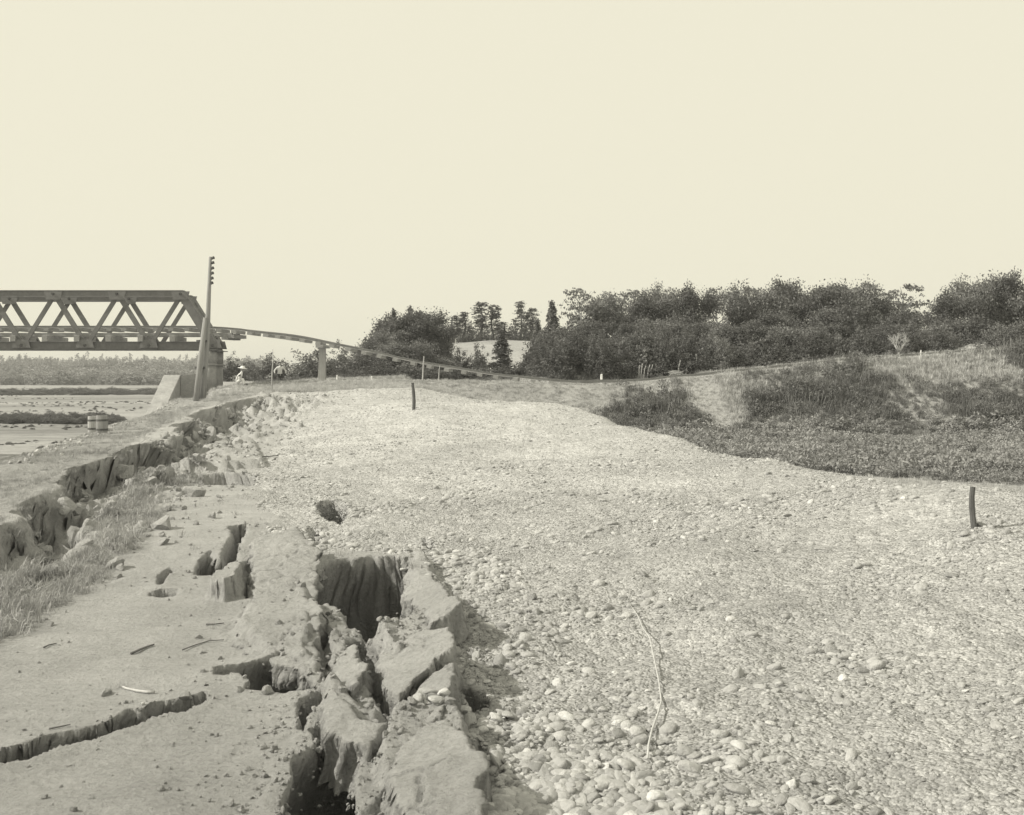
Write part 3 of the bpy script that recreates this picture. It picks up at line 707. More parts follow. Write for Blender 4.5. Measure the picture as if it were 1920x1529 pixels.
TUFT = proto_collection('tufts', [blade_tuft(i, 24, 0.13, 0.07, 1.1, 0.0035, M_GRASS) for i in range(5)])
BANK = proto_collection('banktufts', [blade_tuft(20 + i, 26, 0.55, 0.16, 0.7, 0.014, M_BGRASS) for i in range(4)])
REED = proto_collection('reedtufts', [blade_tuft(40 + i, 26, 0.9, 0.22, 0.5, 0.016, M_DGRASS) for i in range(3)] + [leafy(45 + i, 60, 0.4, 0.75, 0.09, M_DGRASS) for i in range(3)])
CROP = proto_collection('cropplants', [leafy(60 + i, 60, 0.20, 0.30, 0.048, M_CROP) for i in range(4)])
def rz_only(n, tilt=0.1): return np.stack([RNG.normal(0, tilt, n), RNG.normal(0, tilt, n), RNG.uniform(0, 6.283, n)], 1)
def lay(name, x, y, s, coll, k, dz=0.0, tilt=0.12, parent=None):
    n = len(x); zz = height(x, y)
    return scatter(name, np.stack([x, y, zz + dz], 1), rz_only(n, tilt), np.repeat(s[:, None], 3, 1) * RNG.uniform(0.8, 1.2, (n, 3)), RNG.integers(0, k, n), coll, parent)

# turf fallen on the near left and on the shoulder
n = 60000
y = 6 * (46 / 6.0) ** RNG.random(n); sd = RNG.uniform(-2.6, 6.5, n); x = crest_x(y) - sd
p = np.where(sd < 0, 0.9 * (1 - sstep(0.9, 1.5, -sd + 0.6 * fbm(x * .7, y * .5, 3, 95))) * (1 - sstep(19, 24, y)), 0.75)
p = p * np.clip(0.45 + 1.5 * fbm(x * 1.4, y * 1.4, 3, 402), 0, 1) * (x > outer_x(y) - 4) * (np.abs(x / y) < 0.62)
p = np.where((np.abs(sd) < 0.35), p * 0.3, p)
k = RNG.random(n) < p
s = RNG.uniform(0.5, 1.25, n) * (1 + 0.015 * y)
s = np.where(sd > -0.2, s * 0.38, s * 0.85)
nw = 420; yw = 6.5 * (30 / 6.5) ** RNG.random(nw); xw = crest_x(yw) + RNG.random(nw) ** 1.5 * (gravel_x(yw) + 0.8 - crest_x(yw)); kw = fbm(xw * 0.8, yw * 0.8, 3, 404) > 0.02
sw = RNG.uniform(0.25, 0.8, nw)
gl = lay('levee_grass', np.r_[x[k], xw[kw]], np.r_[y[k], yw[kw]], np.r_[s[k], sw[kw]], TUFT, 5, tilt=0.3)
gl['label'] = 'dry trampled grass on the broken river side of the levee'; gl['category'] = 'grass'
# railway bank
n = 60000
x = RNG.uniform(-17, 45, n); t = RNG.uniform(-17, 9, n) ; y = rail_y(x) + t
zid = zone_of(x, y)
p = (zid == 5) * np.where(np.abs(t) < 2.0, 0.05, 0.8) * (y > 40)
dk = fbm(x * 0.25, y * 0.35, 4, 411) * 0.9 + np.interp(t, [-13, -9.5, -7.6, -6.2, -4.4, 0], [0.75, 0.68, 0.50, 0.10, -0.38, -0.6])
dk = dk + np.where(x > 13, 0.27, 0) + 0.25 * np.exp(-((x - 7.5) / 2.5) ** 2) - 1.2 * np.exp(-((x - 11.6) / 1.0) ** 2) - 1.5 * (x < 3)
dk = np.where(t > 3.5, 0.3, dk)
dark = sstep(-0.30, 0.42, dk + 0.35 * fbm(x * 0.9, y * 0.9, 3, 413))
isd = RNG.random(n) < dark
k = (RNG.random(n) < p) & ~isd
g1 = lay('embankment_grass', x[k], y[k], RNG.uniform(0.28, 0.80, k.sum()) * np.where(x[k] < 12, 0.45, 1), BANK, 4)
g1['label'] = 'rough pale grass covering the railway embankment'; g1['category'] = 'grass'
k = (RNG.random(n) < p * 0.8) & isd & (np.abs(t) > 2.5)
g2 = lay('dark_scrub', x[k], y[k], RNG.uniform(0.4, 1.0, k.sum()) * np.clip(0.85 + 0.9 * fbm(x[k] * 0.35, y[k] * 0.35, 3, 415), 0.4, 1.5) * np.where(x[k] < 3, 0.45, 1), REED, 6)
g2['label'] = 'dark reedy scrub on the lower railway embankment slope'; g2['category'] = 'scrub'
# landward verge of the gravel bank and field crop
n = 26000
y = RNG.uniform(12, 54.6, n); x = shoulder_x(y) + RNG.uniform(1.2, 40, n)
row = np.abs(((y + 0.25 * x) / 0.75) % 1 - 0.5)
zid = zone_of(x, y); k = (zid == 3) & (row > 0.12) & (x / y < 0.66) & (RNG.random(n) < 0.95)
g3_ = lay('field_crop', x[k], y[k], RNG.uniform(0.7, 1.6, k.sum()) * np.clip(1 + 0.8 * fbm(x[k] * 0.5, y[k] * 0.5, 3, 417), 0.4, 1.5), CROP, 4)
g3_['label'] = 'low leafy crop growing in the sunken field beyond the gravel'; g3_['category'] = 'crop'
k = (zid == 5) & (y < 48) & (x / y < 0.66)
if k.sum(): 
    g4 = lay('verge_grass', x[k], y[k], RNG.uniform(0.12, 0.32, k.sum()), BANK, 4)
    g4['label'] = 'pale grass along the foot of the gravel bank'; g4['category'] = 'grass'

# ------------------------------------------------------------------ trees
def leaf_quads(r, centres, per, spread, leaf):
    c = np.repeat(np.asarray(centres), per, 0); n = len(c)
    c = c + r.normal(0, 1, (n, 3)) * np.asarray(spread)
    a = r.normal(size=(n, 3)); a /= np.linalg.norm(a, axis=1)[:, None]
    b = np.cross(a, r.normal(size=(n, 3))); b /= np.linalg.norm(b, axis=1)[:, None]
    L = leaf * r.uniform(0.6, 1.35, (n, 1))
    v = np.stack([c - a * L, c + b * L * .55, c + a * L, c - b * L * .55], 1).reshape(-1, 3)
    return v, np.arange(4 * n).reshape(-1, 4)
def crown_broad(seed, n_lobe=9, per=30, leaf=0.014, low=0.12, clump=46):
    """unit tree: height 1, half-width about 0.42"""
    r = np.random.default_rng(seed); C = []
    for k in range(n_lobe):
        a = r.uniform(0, 6.283); h = low + 0.1 + (0.76 - low) * (k + 0.5) / n_lobe
        rr = 0.36 * math.sin(min(1.0, (1.06 - h) * 2.0) * 1.35) * r.uniform(0.35, 1.0)
        cx, cy = rr * math.cos(a), rr * math.sin(a); R = r.uniform(0.07, 0.21)
        d = r.normal(size=(clump, 3)); d /= np.linalg.norm(d, axis=1)[:, None]
        d *= R * r.uniform(0.55, 1.1, (clump, 1)); d[:, 2] *= 0.75
        C.append(np.array([cx, cy, h]) + d)
    C = np.concatenate(C); C[:, 2] = np.clip(C[:, 2], 0.03, None)
    top = C[np.argsort(-(C[:, 2] + 0.5 * np.hypot(C[:, 0], C[:, 1])))[:130]]; pick = top[r.integers(0, len(top), 26)]     # ragged sprays beyond the crown
    dirv = pick - np.array([0, 0, 0.45]); dirv /= np.linalg.norm(dirv, axis=1)[:, None]
    C = np.concatenate([C] + [pick + dirv * q + r.normal(0, 0.008, pick.shape) for q in (0.03, 0.055, 0.08, 0.10)])
    C[:, 2] *= 0.97 / C[:, 2].max()
    return leaf_quads(r, C, per, (0.046, 0.046, 0.034), leaf)
def crown_bush(seed, clumps=150, per=36, leaf=0.026):
    r = np.random.default_rng(seed); d = r.normal(size=(clumps, 3)); d[:, 2] = np.abs(d[:, 2]); d /= np.linalg.norm(d, axis=1)[:, None]
    ph = np.arctan2(d[:, 1], d[:, 0]); k = 1 + 0.16 * np.sin(ph * 3 + seed) + 0.12 * np.sin(ph * 5 + 2 * seed + 4 * d[:, 2])
    C = d * (r.uniform(0.35, 1.0, clumps) ** 0.6 * k)[:, None] * np.array([0.46, 0.46, 0.90]); C[:, 2] = np.maximum(C[:, 2], 0.03)
    return leaf_quads(r, C, per, (0.045, 0.045, 0.05), leaf)
def crown_conifer(seed, width=0.20, tiers=15, per=24, leaf=0.014, low=0.1, gap=0.0):
    r = np.random.default_rng(seed); C = []
    for k in range(tiers):
        h = low + (1 - low) * (k + 0.3) / tiers; R = width * (1 - (h - low) / (1.02 - low)) ** 0.8 * r.uniform(0.7, 1.15)
        nb = int(4 + 12 * R / 0.2)
        for j in range(nb):
            a = r.uniform(0, 6.283); e = R * r.uniform(0.75, 1.1)
            if r.random() < gap: continue
            for q in np.linspace(0.25, 1.0, 4): C.append((math.cos(a) * e * q, math.sin(a) * e * q, h - 0.045 * q * q + r.normal(0, 0.006)))
    C.append((0, 0, 0.985)); C.append((0, 0, 0.96))
    return leaf_quads(r, C, per // 2, (0.014, 0.014, 0.012), leaf)
def crown_spindly(seed, per=14, leaf=0.016):
    r = np.random.default_rng(seed); C = []; n = 95; ph = r.uniform(0, 6, 3)
    for k in range(n):
        h = 0.22 + 0.76 * r.random(); R = 0.12 * (1.2 - 0.9 * h) * r.uniform(.2, 1.2) * (0.8 + 0.3 * math.sin(h * 9 + ph[0]))
        a = r.uniform(0, 6.283); C.append((R * math.cos(a) + 0.03 * math.sin(h * 4 + ph[2]), R * math.sin(a), h))
    return leaf_quads(r, C, per, (0.018, 0.018, 0.012), leaf)
def crown_feather(seed, per=22, leaf=0.016):
    r = np.random.default_rng(seed); C = []
    for k in range(22):
        a = r.uniform(0, 6.283); h = r.uniform(0.5, 0.97); e = r.uniform(0.08, 0.38) * (1.25 - h) / 0.6; L = r.uniform(0.05, 0.13)
        cx, cy = e * math.cos(a), e * math.sin(a)
        for q in range(14):
            C.append((cx + r.normal(0, L), cy + r.normal(0, L), h + 0.35 * (r.normal(0, 0.05)) + 0.12 * 0))
    C = np.array(C); C[:, 2] += 0.25 * C[:, 0] * 0.4
    return leaf_quads(r, C, per // 3, (0.02, 0.02, 0.007), leaf)
def trunk_mesh(seed, r0=0.022, top=0.8, limbs=7, reach=0.3, z0=0.3, fork=False):
    r = random.Random(seed); mb = MB()
    pts = [(0, 0, -0.06)]; x = y = 0
    for k in range(1, 7):
        x += r.gauss(0, 0.010); y += r.gauss(0, 0.010); pts.append((x, y, top * k / 6))
    mb.tube(pts, [r0 * (1 - 0.13 * k) for k in range(7)], 7)
    for k in range(limbs):
        h = z0 + (top - z0) * (k + 0.3) / limbs; i = min(5, int(h / top * 6)); p = Vector(pts[i]).lerp(Vector(pts[i + 1]), (h / top * 6) % 1)
        a = r.uniform(0, 6.283); e = reach * r.uniform(0.5, 1.0) * (1.15 - h)
        q = p + Vector((math.cos(a) * e * 0.5, math.sin(a) * e * 0.5, e * 0.35)); s = p + Vector((math.cos(a) * e, math.sin(a) * e, e * 0.6 + r.uniform(-.02, .06)))
        mb.tube([p, q, s], [r0 * 0.42, r0 * 0.28, r0 * 0.1], 5)
    return mb.mesh('trunk', True)
def to_mesh(name, vf, mat):
    me = mesh_np(name, vf[0], vf[1]); me.materials.append(mat); return me
BROAD = [to_mesh('crown', crown_broad(100 + i, 14 + i % 3, 26, 0.0140, [0.1, 0.16, 0.05, 0.2, 0.1][i]), [M_LEAF, M_LEAF2, M_LEAF, M_LEAF, M_LEAF2][i]) for i in range(5)]
CONI = [to_mesh('crown', crown_conifer(120 + i, [0.2, 0.15, 0.23][i]), M_NEEDLE) for i in range(3)]
SPIN = [to_mesh('crown', crown_spindly(130 + i), M_NEEDLE) for i in range(4)]
FEAT = [to_mesh('crown', crown_feather(140 + i), M_LEAF2) for i in range(2)]
BUSH = [to_mesh('crown', crown_bush(150 + i), [M_LEAF, M_LEAF2, M_LEAF][i]) for i in range(3)]
T_B = [trunk_mesh(i) for i in range(3)]; T_C = trunk_mesh(9, 0.016, 0.93, 4, 0.12, 0.4)
T_F = trunk_mesh(12, 0.02, 0.85, 14, 0.55, 0.35); T_S = trunk_mesh(14, 0.02, 0.5, 6, 0.4, 0.1)
for me in T_B + [T_C, T_S]: me.materials.append(M_BARK)
T_F.materials.append(M_PALEBARK)
ORD = 'first second third fourth fifth sixth seventh eighth ninth tenth eleventh twelfth thirteenth fourteenth fifteenth sixteenth seventeenth'.split()
def ordinal(items, key=lambda a: a[0]):
    q = sorted(items, key=key); return [(ORD[i], it) for i, it in enumerate(q)]
CROWNS = {'broad': (BROAD, T_B, 0.78), 'conifer': (CONI, [T_C], 0.40), 'spindly': (SPIN, [T_C], 0.22), 'feather': (FEAT, [T_F], 0.8), 'bush': (BUSH, [T_S], 0.95)}
_cnt = {}
def tree(kind, u, vt, d, wpx, label, group=None, base=None, name=None):
    x = (u - 960) / F * d; zt = EYE - (vt - HV) * d / F
    zb = hz(x, d) if base is None else base
    H = max(0.5, zt - zb); W = wpx / F * d
    crowns, trunks, unit = CROWNS[kind]; i = _cnt.get(kind, 0); _cnt[kind] = i + 1
    nm = name or {'broad': 'broadleaf_tree', 'conifer': 'conifer_tree', 'spindly': 'slender_conifer', 'feather': 'open_crowned_tree', 'bush': 'bush'}[kind]
    e = empty(nm, (x, d, zb)); e.rotation_euler = (0, 0, random.uniform(0, 6.28)); s = W / unit; e.scale = (s, s, H)
    link('crown', crowns[i % len(crowns)], None, e); link('trunk', trunks[i % len(trunks)], None, e)
    tag(e, label, 'bush' if kind == 'bush' else 'tree', group)
    return e
GW = 'trees of the dense wood behind the railway'
WOOD = [(1060, 612, 76, 90), (1100, 600, 78, 100), (1150, 552, 84, 110), (1180, 605, 74, 100), (1215, 548, 86, 110), (1280, 605, 73, 110), (1345, 600, 75, 110),
                   (1400, 600, 73, 120), (1500, 608, 72, 120), (1600, 534, 84, 120), (1580, 608, 73, 120), (1660, 606, 74, 110), (1700, 578, 80, 100), (1740, 600, 75, 100), (1820, 590, 74, 120), (1890, 600, 75, 120),
                   (1960, 522, 85, 140), (2050, 530, 85, 160), (2150, 540, 88, 170), (1025, 625, 78, 70), (1450, 585, 78, 120), (1230, 590, 78, 110), (1120, 640, 71, 80), (1560, 570, 80, 120)]
for row, nm in (([t for t in WOOD if t[2] < 77], 'front'), ([t for t in WOOD if t[2] >= 77], 'back')):
    for od, (u, v, d, w) in ordinal(row):
        tree('broad', u, v, d, w, 'dark leafy tree, %s from left in the %s row of the dense wood' % (od, nm), GW)
tree('broad', 1238, 531, 90, 80, 'tree whose narrow top pokes above the wood skyline left of centre', None)
tree('broad', 1297, 532, 86, 95, 'dark round-topped tree on the wood skyline left of the sky gaps')
tree('broad', 1420, 531, 86, 120, 'broad dark tree with flat top right of the sky gaps in the wood')
tree('broad', 1468, 525, 92, 110, 'tree whose top is the highest bump in the middle of the wood')
tree('broad', 1530, 530, 84, 120, 'smooth dome-topped dark tree near the middle right of the wood')
tree('broad', 1642, 527, 88, 120, 'wide dense tree above the pale bare tree')
tree('broad', 1782, 543, 82, 100, 'dark tree just right of the sky notch in the wood')
tree('broad', 1832, 517, 86, 115, 'tallest dark tree at the right end of the wood')
tree('broad', 1892, 513, 87, 120, 'dark tree on the rightmost edge of the wood')
tree('feather', 1088, 538, 82, 100, 'pale open-crowned tree with wispy pads at left end of the wood')
tree('feather', 1345, 540, 92, 120, 'thin-crowned tree with sky showing through its branches')
tree('feather', 1692, 531, 88, 120, 'feathery tree leaning into the sky notch above the bare tree')
for od, (u, v, d, w) in ordinal([(1140, 548, 92, 100), (1190, 541, 93, 110), (1262, 540, 94, 100), (1392, 536, 95, 110), (1565, 533, 95, 110), (1616, 528, 94, 110)]):
    tree('feather', u, v, d, w, 'feathery tree top, %s from left along the back skyline of the wood' % od, 'feathery tree tops on the wood skyline')
tree('conifer', 1035, 563, 80, 62, 'pointed dark conifer at the left end of the dense wood')
tree('conifer', 1008, 598, 79, 50, 'shorter conifer left of the pointed conifer by the wood')
tree('conifer', 1118, 575, 79, 50, 'small pointed conifer below the wispy open-crowned tree')
tree('conifer', 940, 626, 80, 72, 'squat dark conifer standing before the pale hillside field')
GC = 'trees of the round clump left of the pale hillside'
tree('conifer', 738, 579, 80, 52, 'left pointed conifer rising from the round tree clump', GC)
tree('conifer', 769, 573, 82, 55, 'tallest conifer spire in the round tree clump', GC)
tree('conifer', 804, 589, 84, 50, 'right conifer spire of the round tree clump', GC)
tree('conifer', 717, 611, 79, 46, 'shortest conifer at the left flank of the round tree clump', GC)
for od, (u, v, d, w) in ordinal([(722, 606, 77, 100), (765, 584, 79, 110), (806, 598, 78, 90), (822, 640, 77, 60), (745, 640, 74, 110), (790, 640, 74, 100), (708, 640, 76, 60), (738, 588, 80, 115), (788, 582, 81, 105), (815, 622, 79, 60)]):
    tree('broad', u, v, d, w, 'leafy dark tree, %s from left among the rounded crowns of the clump' % od, GC)
GB = 'slender trees along the top of the pale hillside'
for u, v, w, lab in [(850, 592, 26, 'leftmost slender tree on top of the pale hillside'), (869, 584, 26, 'second slender tree from left on top of the pale hillside'), (900, 567, 30, 'tall full slender tree on top of the pale hillside'),
                     (925, 571, 24, 'slender tree with tufted top on the pale hillside'), (946, 604, 26, 'short slender tree right of the tufted one on the hillside'), (976, 564, 24, 'tallest thin tree at the right end of the pale hillside'), (995, 578, 22, 'thin tree beside the wood at right end of the hillside')]:
    tree('spindly', u, v, 128, w * 1.5, lab, GB)
for od, (u, v, w) in ordinal([(838, 622, 40), (862, 612, 44), (884, 606, 44), (910, 604, 46), (934, 612, 44), (960, 606, 46), (985, 600, 46), (1005, 612, 44)]):
    tree('bush', u, v, 135, w, 'dark bush, %s from left in the hedge topping the pale hillside' % od, 'bushes along the hillside top')
tree('bush', 862, 655, 84, 50, 'small bush at the foot of the pale hillside by the clump')
tree('bush', 897, 642, 90, 40, 'small round bush against the pale hillside field')
tree('bush', 585, 655, 70, 95, 'dark round bush behind the timber prop under the hanging track')
tree('bush', 512, 665, 80, 62, 'pointed dark bush behind the thin pole')
tree('bush', 435, 668, 92, 50, 'grey bush right of the bridge pier')
tree('bush', 468, 676, 95, 50, 'low grey bush behind the seated person')
tree('bush', 545, 684, 110, 60, 'low pale bush between the two dark bushes behind the track')
tree('bush', 640, 651, 150, 70, 'pale rounded tree far behind the hanging track')
for od, (u, v, d, w) in ordinal([(630, 668, 76, 80), (662, 664, 75, 80), (690, 668, 74, 80), (610, 680, 70, 70), (720, 676, 70, 90), (770, 680, 70, 90), (650, 690, 69, 90), (815, 690, 69, 80), (855, 692, 70, 80), (900, 690, 71, 80), (950, 690, 70, 80), (1000, 680, 70, 90)]):
    tree('bush', u, v, d, w, 'dark bush, %s from left in the thicket behind the sagging track' % od, 'thicket behind the sagging track')

# undergrowth closing the foot of the wood
n = 900
x = RNG.uniform(1.5, 52, n); y = rail_y(x) + RNG.uniform(4.5, 16, n)
UG = proto_collection('undergrowth', BUSH)
o = scatter('wood_undergrowth', np.stack([x, y, height(x, y) - 0.1], 1), rz_only(n, 0.1), np.stack([RNG.uniform(1.6, 3.2, n)] * 2 + [RNG.uniform(1.2, 3.2, n)], 1), RNG.integers(0, 3, n), UG)
o['label'] = 'dark tangled undergrowth along the foot of the wood'; o['category'] = 'undergrowth'
# far bank of the river
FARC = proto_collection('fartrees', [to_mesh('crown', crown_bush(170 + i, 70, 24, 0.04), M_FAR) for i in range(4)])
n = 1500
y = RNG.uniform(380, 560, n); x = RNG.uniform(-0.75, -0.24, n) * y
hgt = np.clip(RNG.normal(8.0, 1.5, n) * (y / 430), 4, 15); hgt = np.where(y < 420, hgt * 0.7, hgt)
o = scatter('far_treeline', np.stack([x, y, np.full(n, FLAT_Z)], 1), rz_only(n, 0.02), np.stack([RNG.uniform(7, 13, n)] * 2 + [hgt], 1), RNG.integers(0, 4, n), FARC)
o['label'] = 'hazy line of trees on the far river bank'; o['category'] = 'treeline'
n = 1500
y = 150 + 130 * RNG.random(n) ** 0.5; x = RNG.uniform(-0.75, -0.26, n) * y
band = (fbm(x * 0.01, y * 0.06, 3, 505) > -0.1) & (y > 225) | ((y > 104) & (y < 118))
y2 = RNG.uniform(104, 116, 500); x2 = RNG.uniform(-0.7, -0.38, 500) * y2
x = np.r_[x[band], x2]; y = np.r_[y[band], y2]; n = len(x)
y3 = RNG.uniform(66, 240, 2600); x3 = RNG.uniform(-0.72, -0.31, 2600) * y3; k3 = (fbm(x3 * 0.07, y3 * 0.07, 3, 507) > 0.10) & (x3 < outer_x(y3) - 6); x = np.r_[x, x3[k3]]; y = np.r_[y, y3[k3]]; n = len(x); n3 = int(k3.sum())
sz = np.where(y > 150, RNG.uniform(2.5, 6, n), RNG.uniform(0.9, 2.2, n)); hh = np.where(y > 150, RNG.uniform(0.5, 1.3, n), RNG.uniform(0.35, 0.9, n))
sz[n - n3:] = RNG.uniform(0.25, 0.9, n3); hh[n - n3:] = RNG.uniform(0.06, 0.28, n3)
o = scatter('river_scrub', np.stack([x, y, height(x, y) - 0.05], 1), rz_only(n, 0.02), np.stack([sz, sz, hh], 1), RNG.integers(0, 3, n), UG)
o['label'] = 'low dark scrub in bands across the river flat'; o['category'] = 'scrub'

# ------------------------------------------------------------------ bridge
NB, FB = 60.0, 64.0                  # distance of the near and the far truss
br = empty('truss_bridge', P(400, 655, NB))
tag(br, 'iron pony truss railway bridge span with sloping end post', 'bridge')
PW = 119.0
def node(k, top, far):               # panel points, k counted from the right-hand end
    if far:
        x0 = P(411, 0, FB).x; return Vector((x0 - (k * PW + (PW / 2 if top else 0)) * NB / F, FB, P(0, 552 if top else 648, NB).z))
    x0 = P(400, 0, NB).x; return Vector((x0 - (k * PW + (PW / 2 if top else 0)) * NB / F, NB, P(0, 552 if top else 648, NB).z))
for far in (False, True):
    a = node(0, True, far); b = node(7, True, far)
    mb = MB(); mb.bar(a + Vector((0.12, 0, 0)), b, 0.34, 0.36); mb.box(((a.x + b.x) / 2, a.y, a.z + 0.20), (abs(b.x - a.x) + 0.30, 0.46, 0.04))
    mb.box(((a.x + b.x) / 2, a.y - 0.18, a.z - 0.15), (abs(b.x - a.x) + 0.1, 0.05, 0.06)); mb.build('top_chord', M_IRON, br)
    a = node(0, False, far); b = node(8, False, far)
    mb = MB(); mb.bar(a + Vector((0.2, 0, 0)), b, 0.10, 0.42); mb.box(((a.x + b.x) / 2, a.y, a.z - 0.22), (abs(b.x - a.x) + 0.4, 0.40, 0.04)); mb.box(((a.x + b.x) / 2, a.y, a.z + 0.21), (abs(b.x - a.x) + 0.3, 0.30, 0.03))
    mb.build('bottom_chord', M_IRON, br)
    for k in range(8):
        lo, hi, lo2 = node(k, False, far), node(k, True, far), node(k + 1, False, far)
        if k == 0:
            mb = MB(); mb.bar(lo + Vector((0.02, 0, 0)), hi + Vector((0.02, 0, 0.05)), 0.38, 0.50, (1, 0, 0)); s = (hi - lo).normalized(); nn = Vector((s.z, 0, -s.x))
            mb.bar(lo + nn * 0.27, hi + nn * 0.27, 0.50, 0.04, nn); mb.build('end_post', M_IRON, br)
        else:
            MB().bar(lo, hi, 0.16, 0.27, (1, 0, 0)).build('diagonal', M_IRON, br)
        if k < 7:
            MB().bar(lo2 + Vector((0, 0.05, 0)), hi + Vector((0, 0.05, 0)), 0.12, 0.24, (1, 0, 0)).build('diagonal', M_IRON, br)
        else:
            MB().bar(lo2, hi, 0.38, 0.50, (1, 0, 0)).build('end_post', M_IRON, br)
        for q, sg in ((lo, 1), (hi, -1)):
            gp = MB(); yy = q.y - 0.20
            gp.add([(q.x - .55, yy, q.z + sg * -.15), (q.x + .55, yy, q.z + sg * -.15), (q.x + .42, yy, q.z + sg * .34), (q.x - .42, yy, q.z + sg * .34), (q.x - .55, yy - .03, q.z + sg * -.15), (q.x + .55, yy - .03, q.z + sg * -.15), (q.x + .42, yy - .03, q.z + sg * .34), (q.x - .42, yy - .03, q.z + sg * .34)],
                   [(0, 1, 2, 3), (7, 6, 5, 4), (0, 4, 5, 1), (1, 5, 6, 2), (2, 6, 7, 3), (3, 7, 4, 0)]); gp.build('gusset_plate', M_IRON, br)
            g = MB(); g.tube([q + Vector((0, -0.21, 0)), q + Vector((0, -0.29, 0))], [0.10, 0.07], 10).build('pin', M_INSUL, br)
# floor: cross timbers on the chords, baulks above
zc = node(0, False, False).z
i = 0
xx = node(0, False, False).x - 0.45
while xx > node(8, False, False).x + 0.2:
    MB().bar((xx, NB - 0.35, zc + 0.40), (xx - 0.8, FB + 0.35, zc + 0.40), 0.30, 0.36).build('cross_timber', M_TIE, br, bevel=0.015); xx -= PW / 2 * NB / F
xa, xb = node(0, False, False).x + 0.8, node(8, False, False).x
TC = 62.0
for s in (-0.75, 0.75):
    mb = MB(); mb.bar((xa, TC + s, zc + 0.68), (xb, TC + s, zc + 0.68), 0.30, 0.20); mb.build('baulk', M_TIE, br)
# columns under the bridge end
for u0, d0, lab in ((390, NB, 'near round bridge column lit on its left side'), (403, FB, 'far round bridge column partly hidden behind the near one')):
    x = P(u0, 0, d0).x; zt = zc - 0.26; zb = hz(x, d0) - 0.3
    pc = empty('bridge_column', (x, d0, zb)); tag(pc, lab, 'pier', 'columns under the bridge end')
    MB().tube([(x, d0, zb), (x, d0, zb + (zt - zb) * 0.66)], [0.50, 0.48], 28, True).build('shaft', M_MASON, pc, True)
    MB().tube([(x, d0, zb + (zt - zb) * 0.66), (x, d0, zb + (zt - zb) * 0.68), (x, d0, zb + (zt - zb) * 0.70)], [0.53, 0.56, 0.53], 28).build('ring', M_MASON, pc, True)
    MB().tube([(x, d0, zb + (zt - zb) * 0.70), (x, d0, zt - 0.04)], [0.52, 0.52], 28, True).build('capital', M_MASON, pc, True)
    MB().box((x + 0.15, d0, zt - 0.02), (1.05, 1.0, 0.05)).build('bearing_plate', M_IRON, pc)
# wing wall of the abutment
aw = empty('abutment_wing_wall', P(290, 775, 56)); tag(aw, 'pale sloping masonry wing wall left of the bridge columns', 'wall')
p = [P(258, 808, 52.2), P(291, 808, 52.2), P(339, 703, 58.6), P(307, 703, 58.6)]
lowz = -1.2
q = [Vector((v.x, v.y, lowz - (0.6 if i < 2 else 0))) for i, v in enumerate(p)]
MB().hexa(q + p).build('coping', M_ABUT, aw, bevel=0.03)
r0, r1 = P(340, 704, 58.6), P(372, 701, 59.2)
MB().hexa([Vector((r0.x + .02, r0.y - .2, lowz)), Vector((r1.x, r1.y - .2, lowz)), Vector((r1.x, r1.y + .8, lowz)), Vector((r0.x + .02, r0.y + .8, lowz)),
           Vector((r0.x + .02, r0.y - .2, r0.z - .05)), Vector((r1.x, r1.y - .2, r1.z)), Vector((r1.x, r1.y + .8, r1.z)), Vector((r0.x + .02, r0.y + .8, r0.z - .05))]).build('back_wall', M_MASON, aw)

# ------------------------------------------------------------------ railway track
TRK = [(-600, 614), (380, 614), (440, 617), (500, 624), (560, 632), (604, 640), (660, 651), (720, 665), (780, 678), (840, 689), (900, 698), (960, 706), (1020, 712), (1080, 716), (1150, 718),
       (1230, 716), (1320, 709), (1400, 699), (1450, 691), (1520, 683), (1600, 675), (1690, 667), (1780, 661), (1873, 655), (2000, 650), (2300, 645)]
def trk_pt(u, v):
    d = 62.0
    for _ in range(4): d = float(rail_y((u - 960) / F * d))
    return P(u, v, d)
tp = np.array([tuple(trk_pt(u, v)) for u, v in TRK])
def track_at(x):
    xs = tp[:, 0]
    def sm(xq): return np.mean([np.interp(xq + o, xs, tp[:, 2]) for o in (-1.0, -0.5, 0, 0.5, 1.0)])
    z = sm(x)
    return float(rail_y(np.array(x))), z
tk = empty('railway_track', (P(604, 0, 62).x, 62, 2.2)); tag(tk, 'twisted railway track hanging in the air beyond the bridge and running right along the bank', 'railway track')
xs = np.arange(-50, 45, 0.6)
for s in (-0.535, 0.535):
    pts = []
    for x in xs:
        y, z = track_at(x)
        if x > 4: z = max(z, hz(x, y + s) + 0.20)
        pts.append(Vector((x, y + s, z + 0.02 * math.sin(x * 1.3) * (-16 < x < 10) + (0.05 * s * math.sin(x * 0.35)) * (-16 < x < 10))))
    mb = MB()
    prof = [(-0.055, -0.065), (0.055, -0.065), (0.012, -0.04), (0.012, 0.03), (0.034, 0.04), (0.034, 0.07), (-0.034, 0.07), (-0.034, 0.04), (-0.012, 0.03), (-0.012, -0.04)]
    for p_ in pts:
        for a, b in prof: mb.v.append((p_.x, p_.y + a, p_.z + b))
    n = len(prof)
    for i in range(len(pts) - 1):
        for k in range(n): mb.f.append((i * n + k, i * n + (k + 1) % n, (i + 1) * n + (k + 1) % n, (i + 1) * n + k))
    mb.build('rail', M_RAIL, tk)
x = -44.0
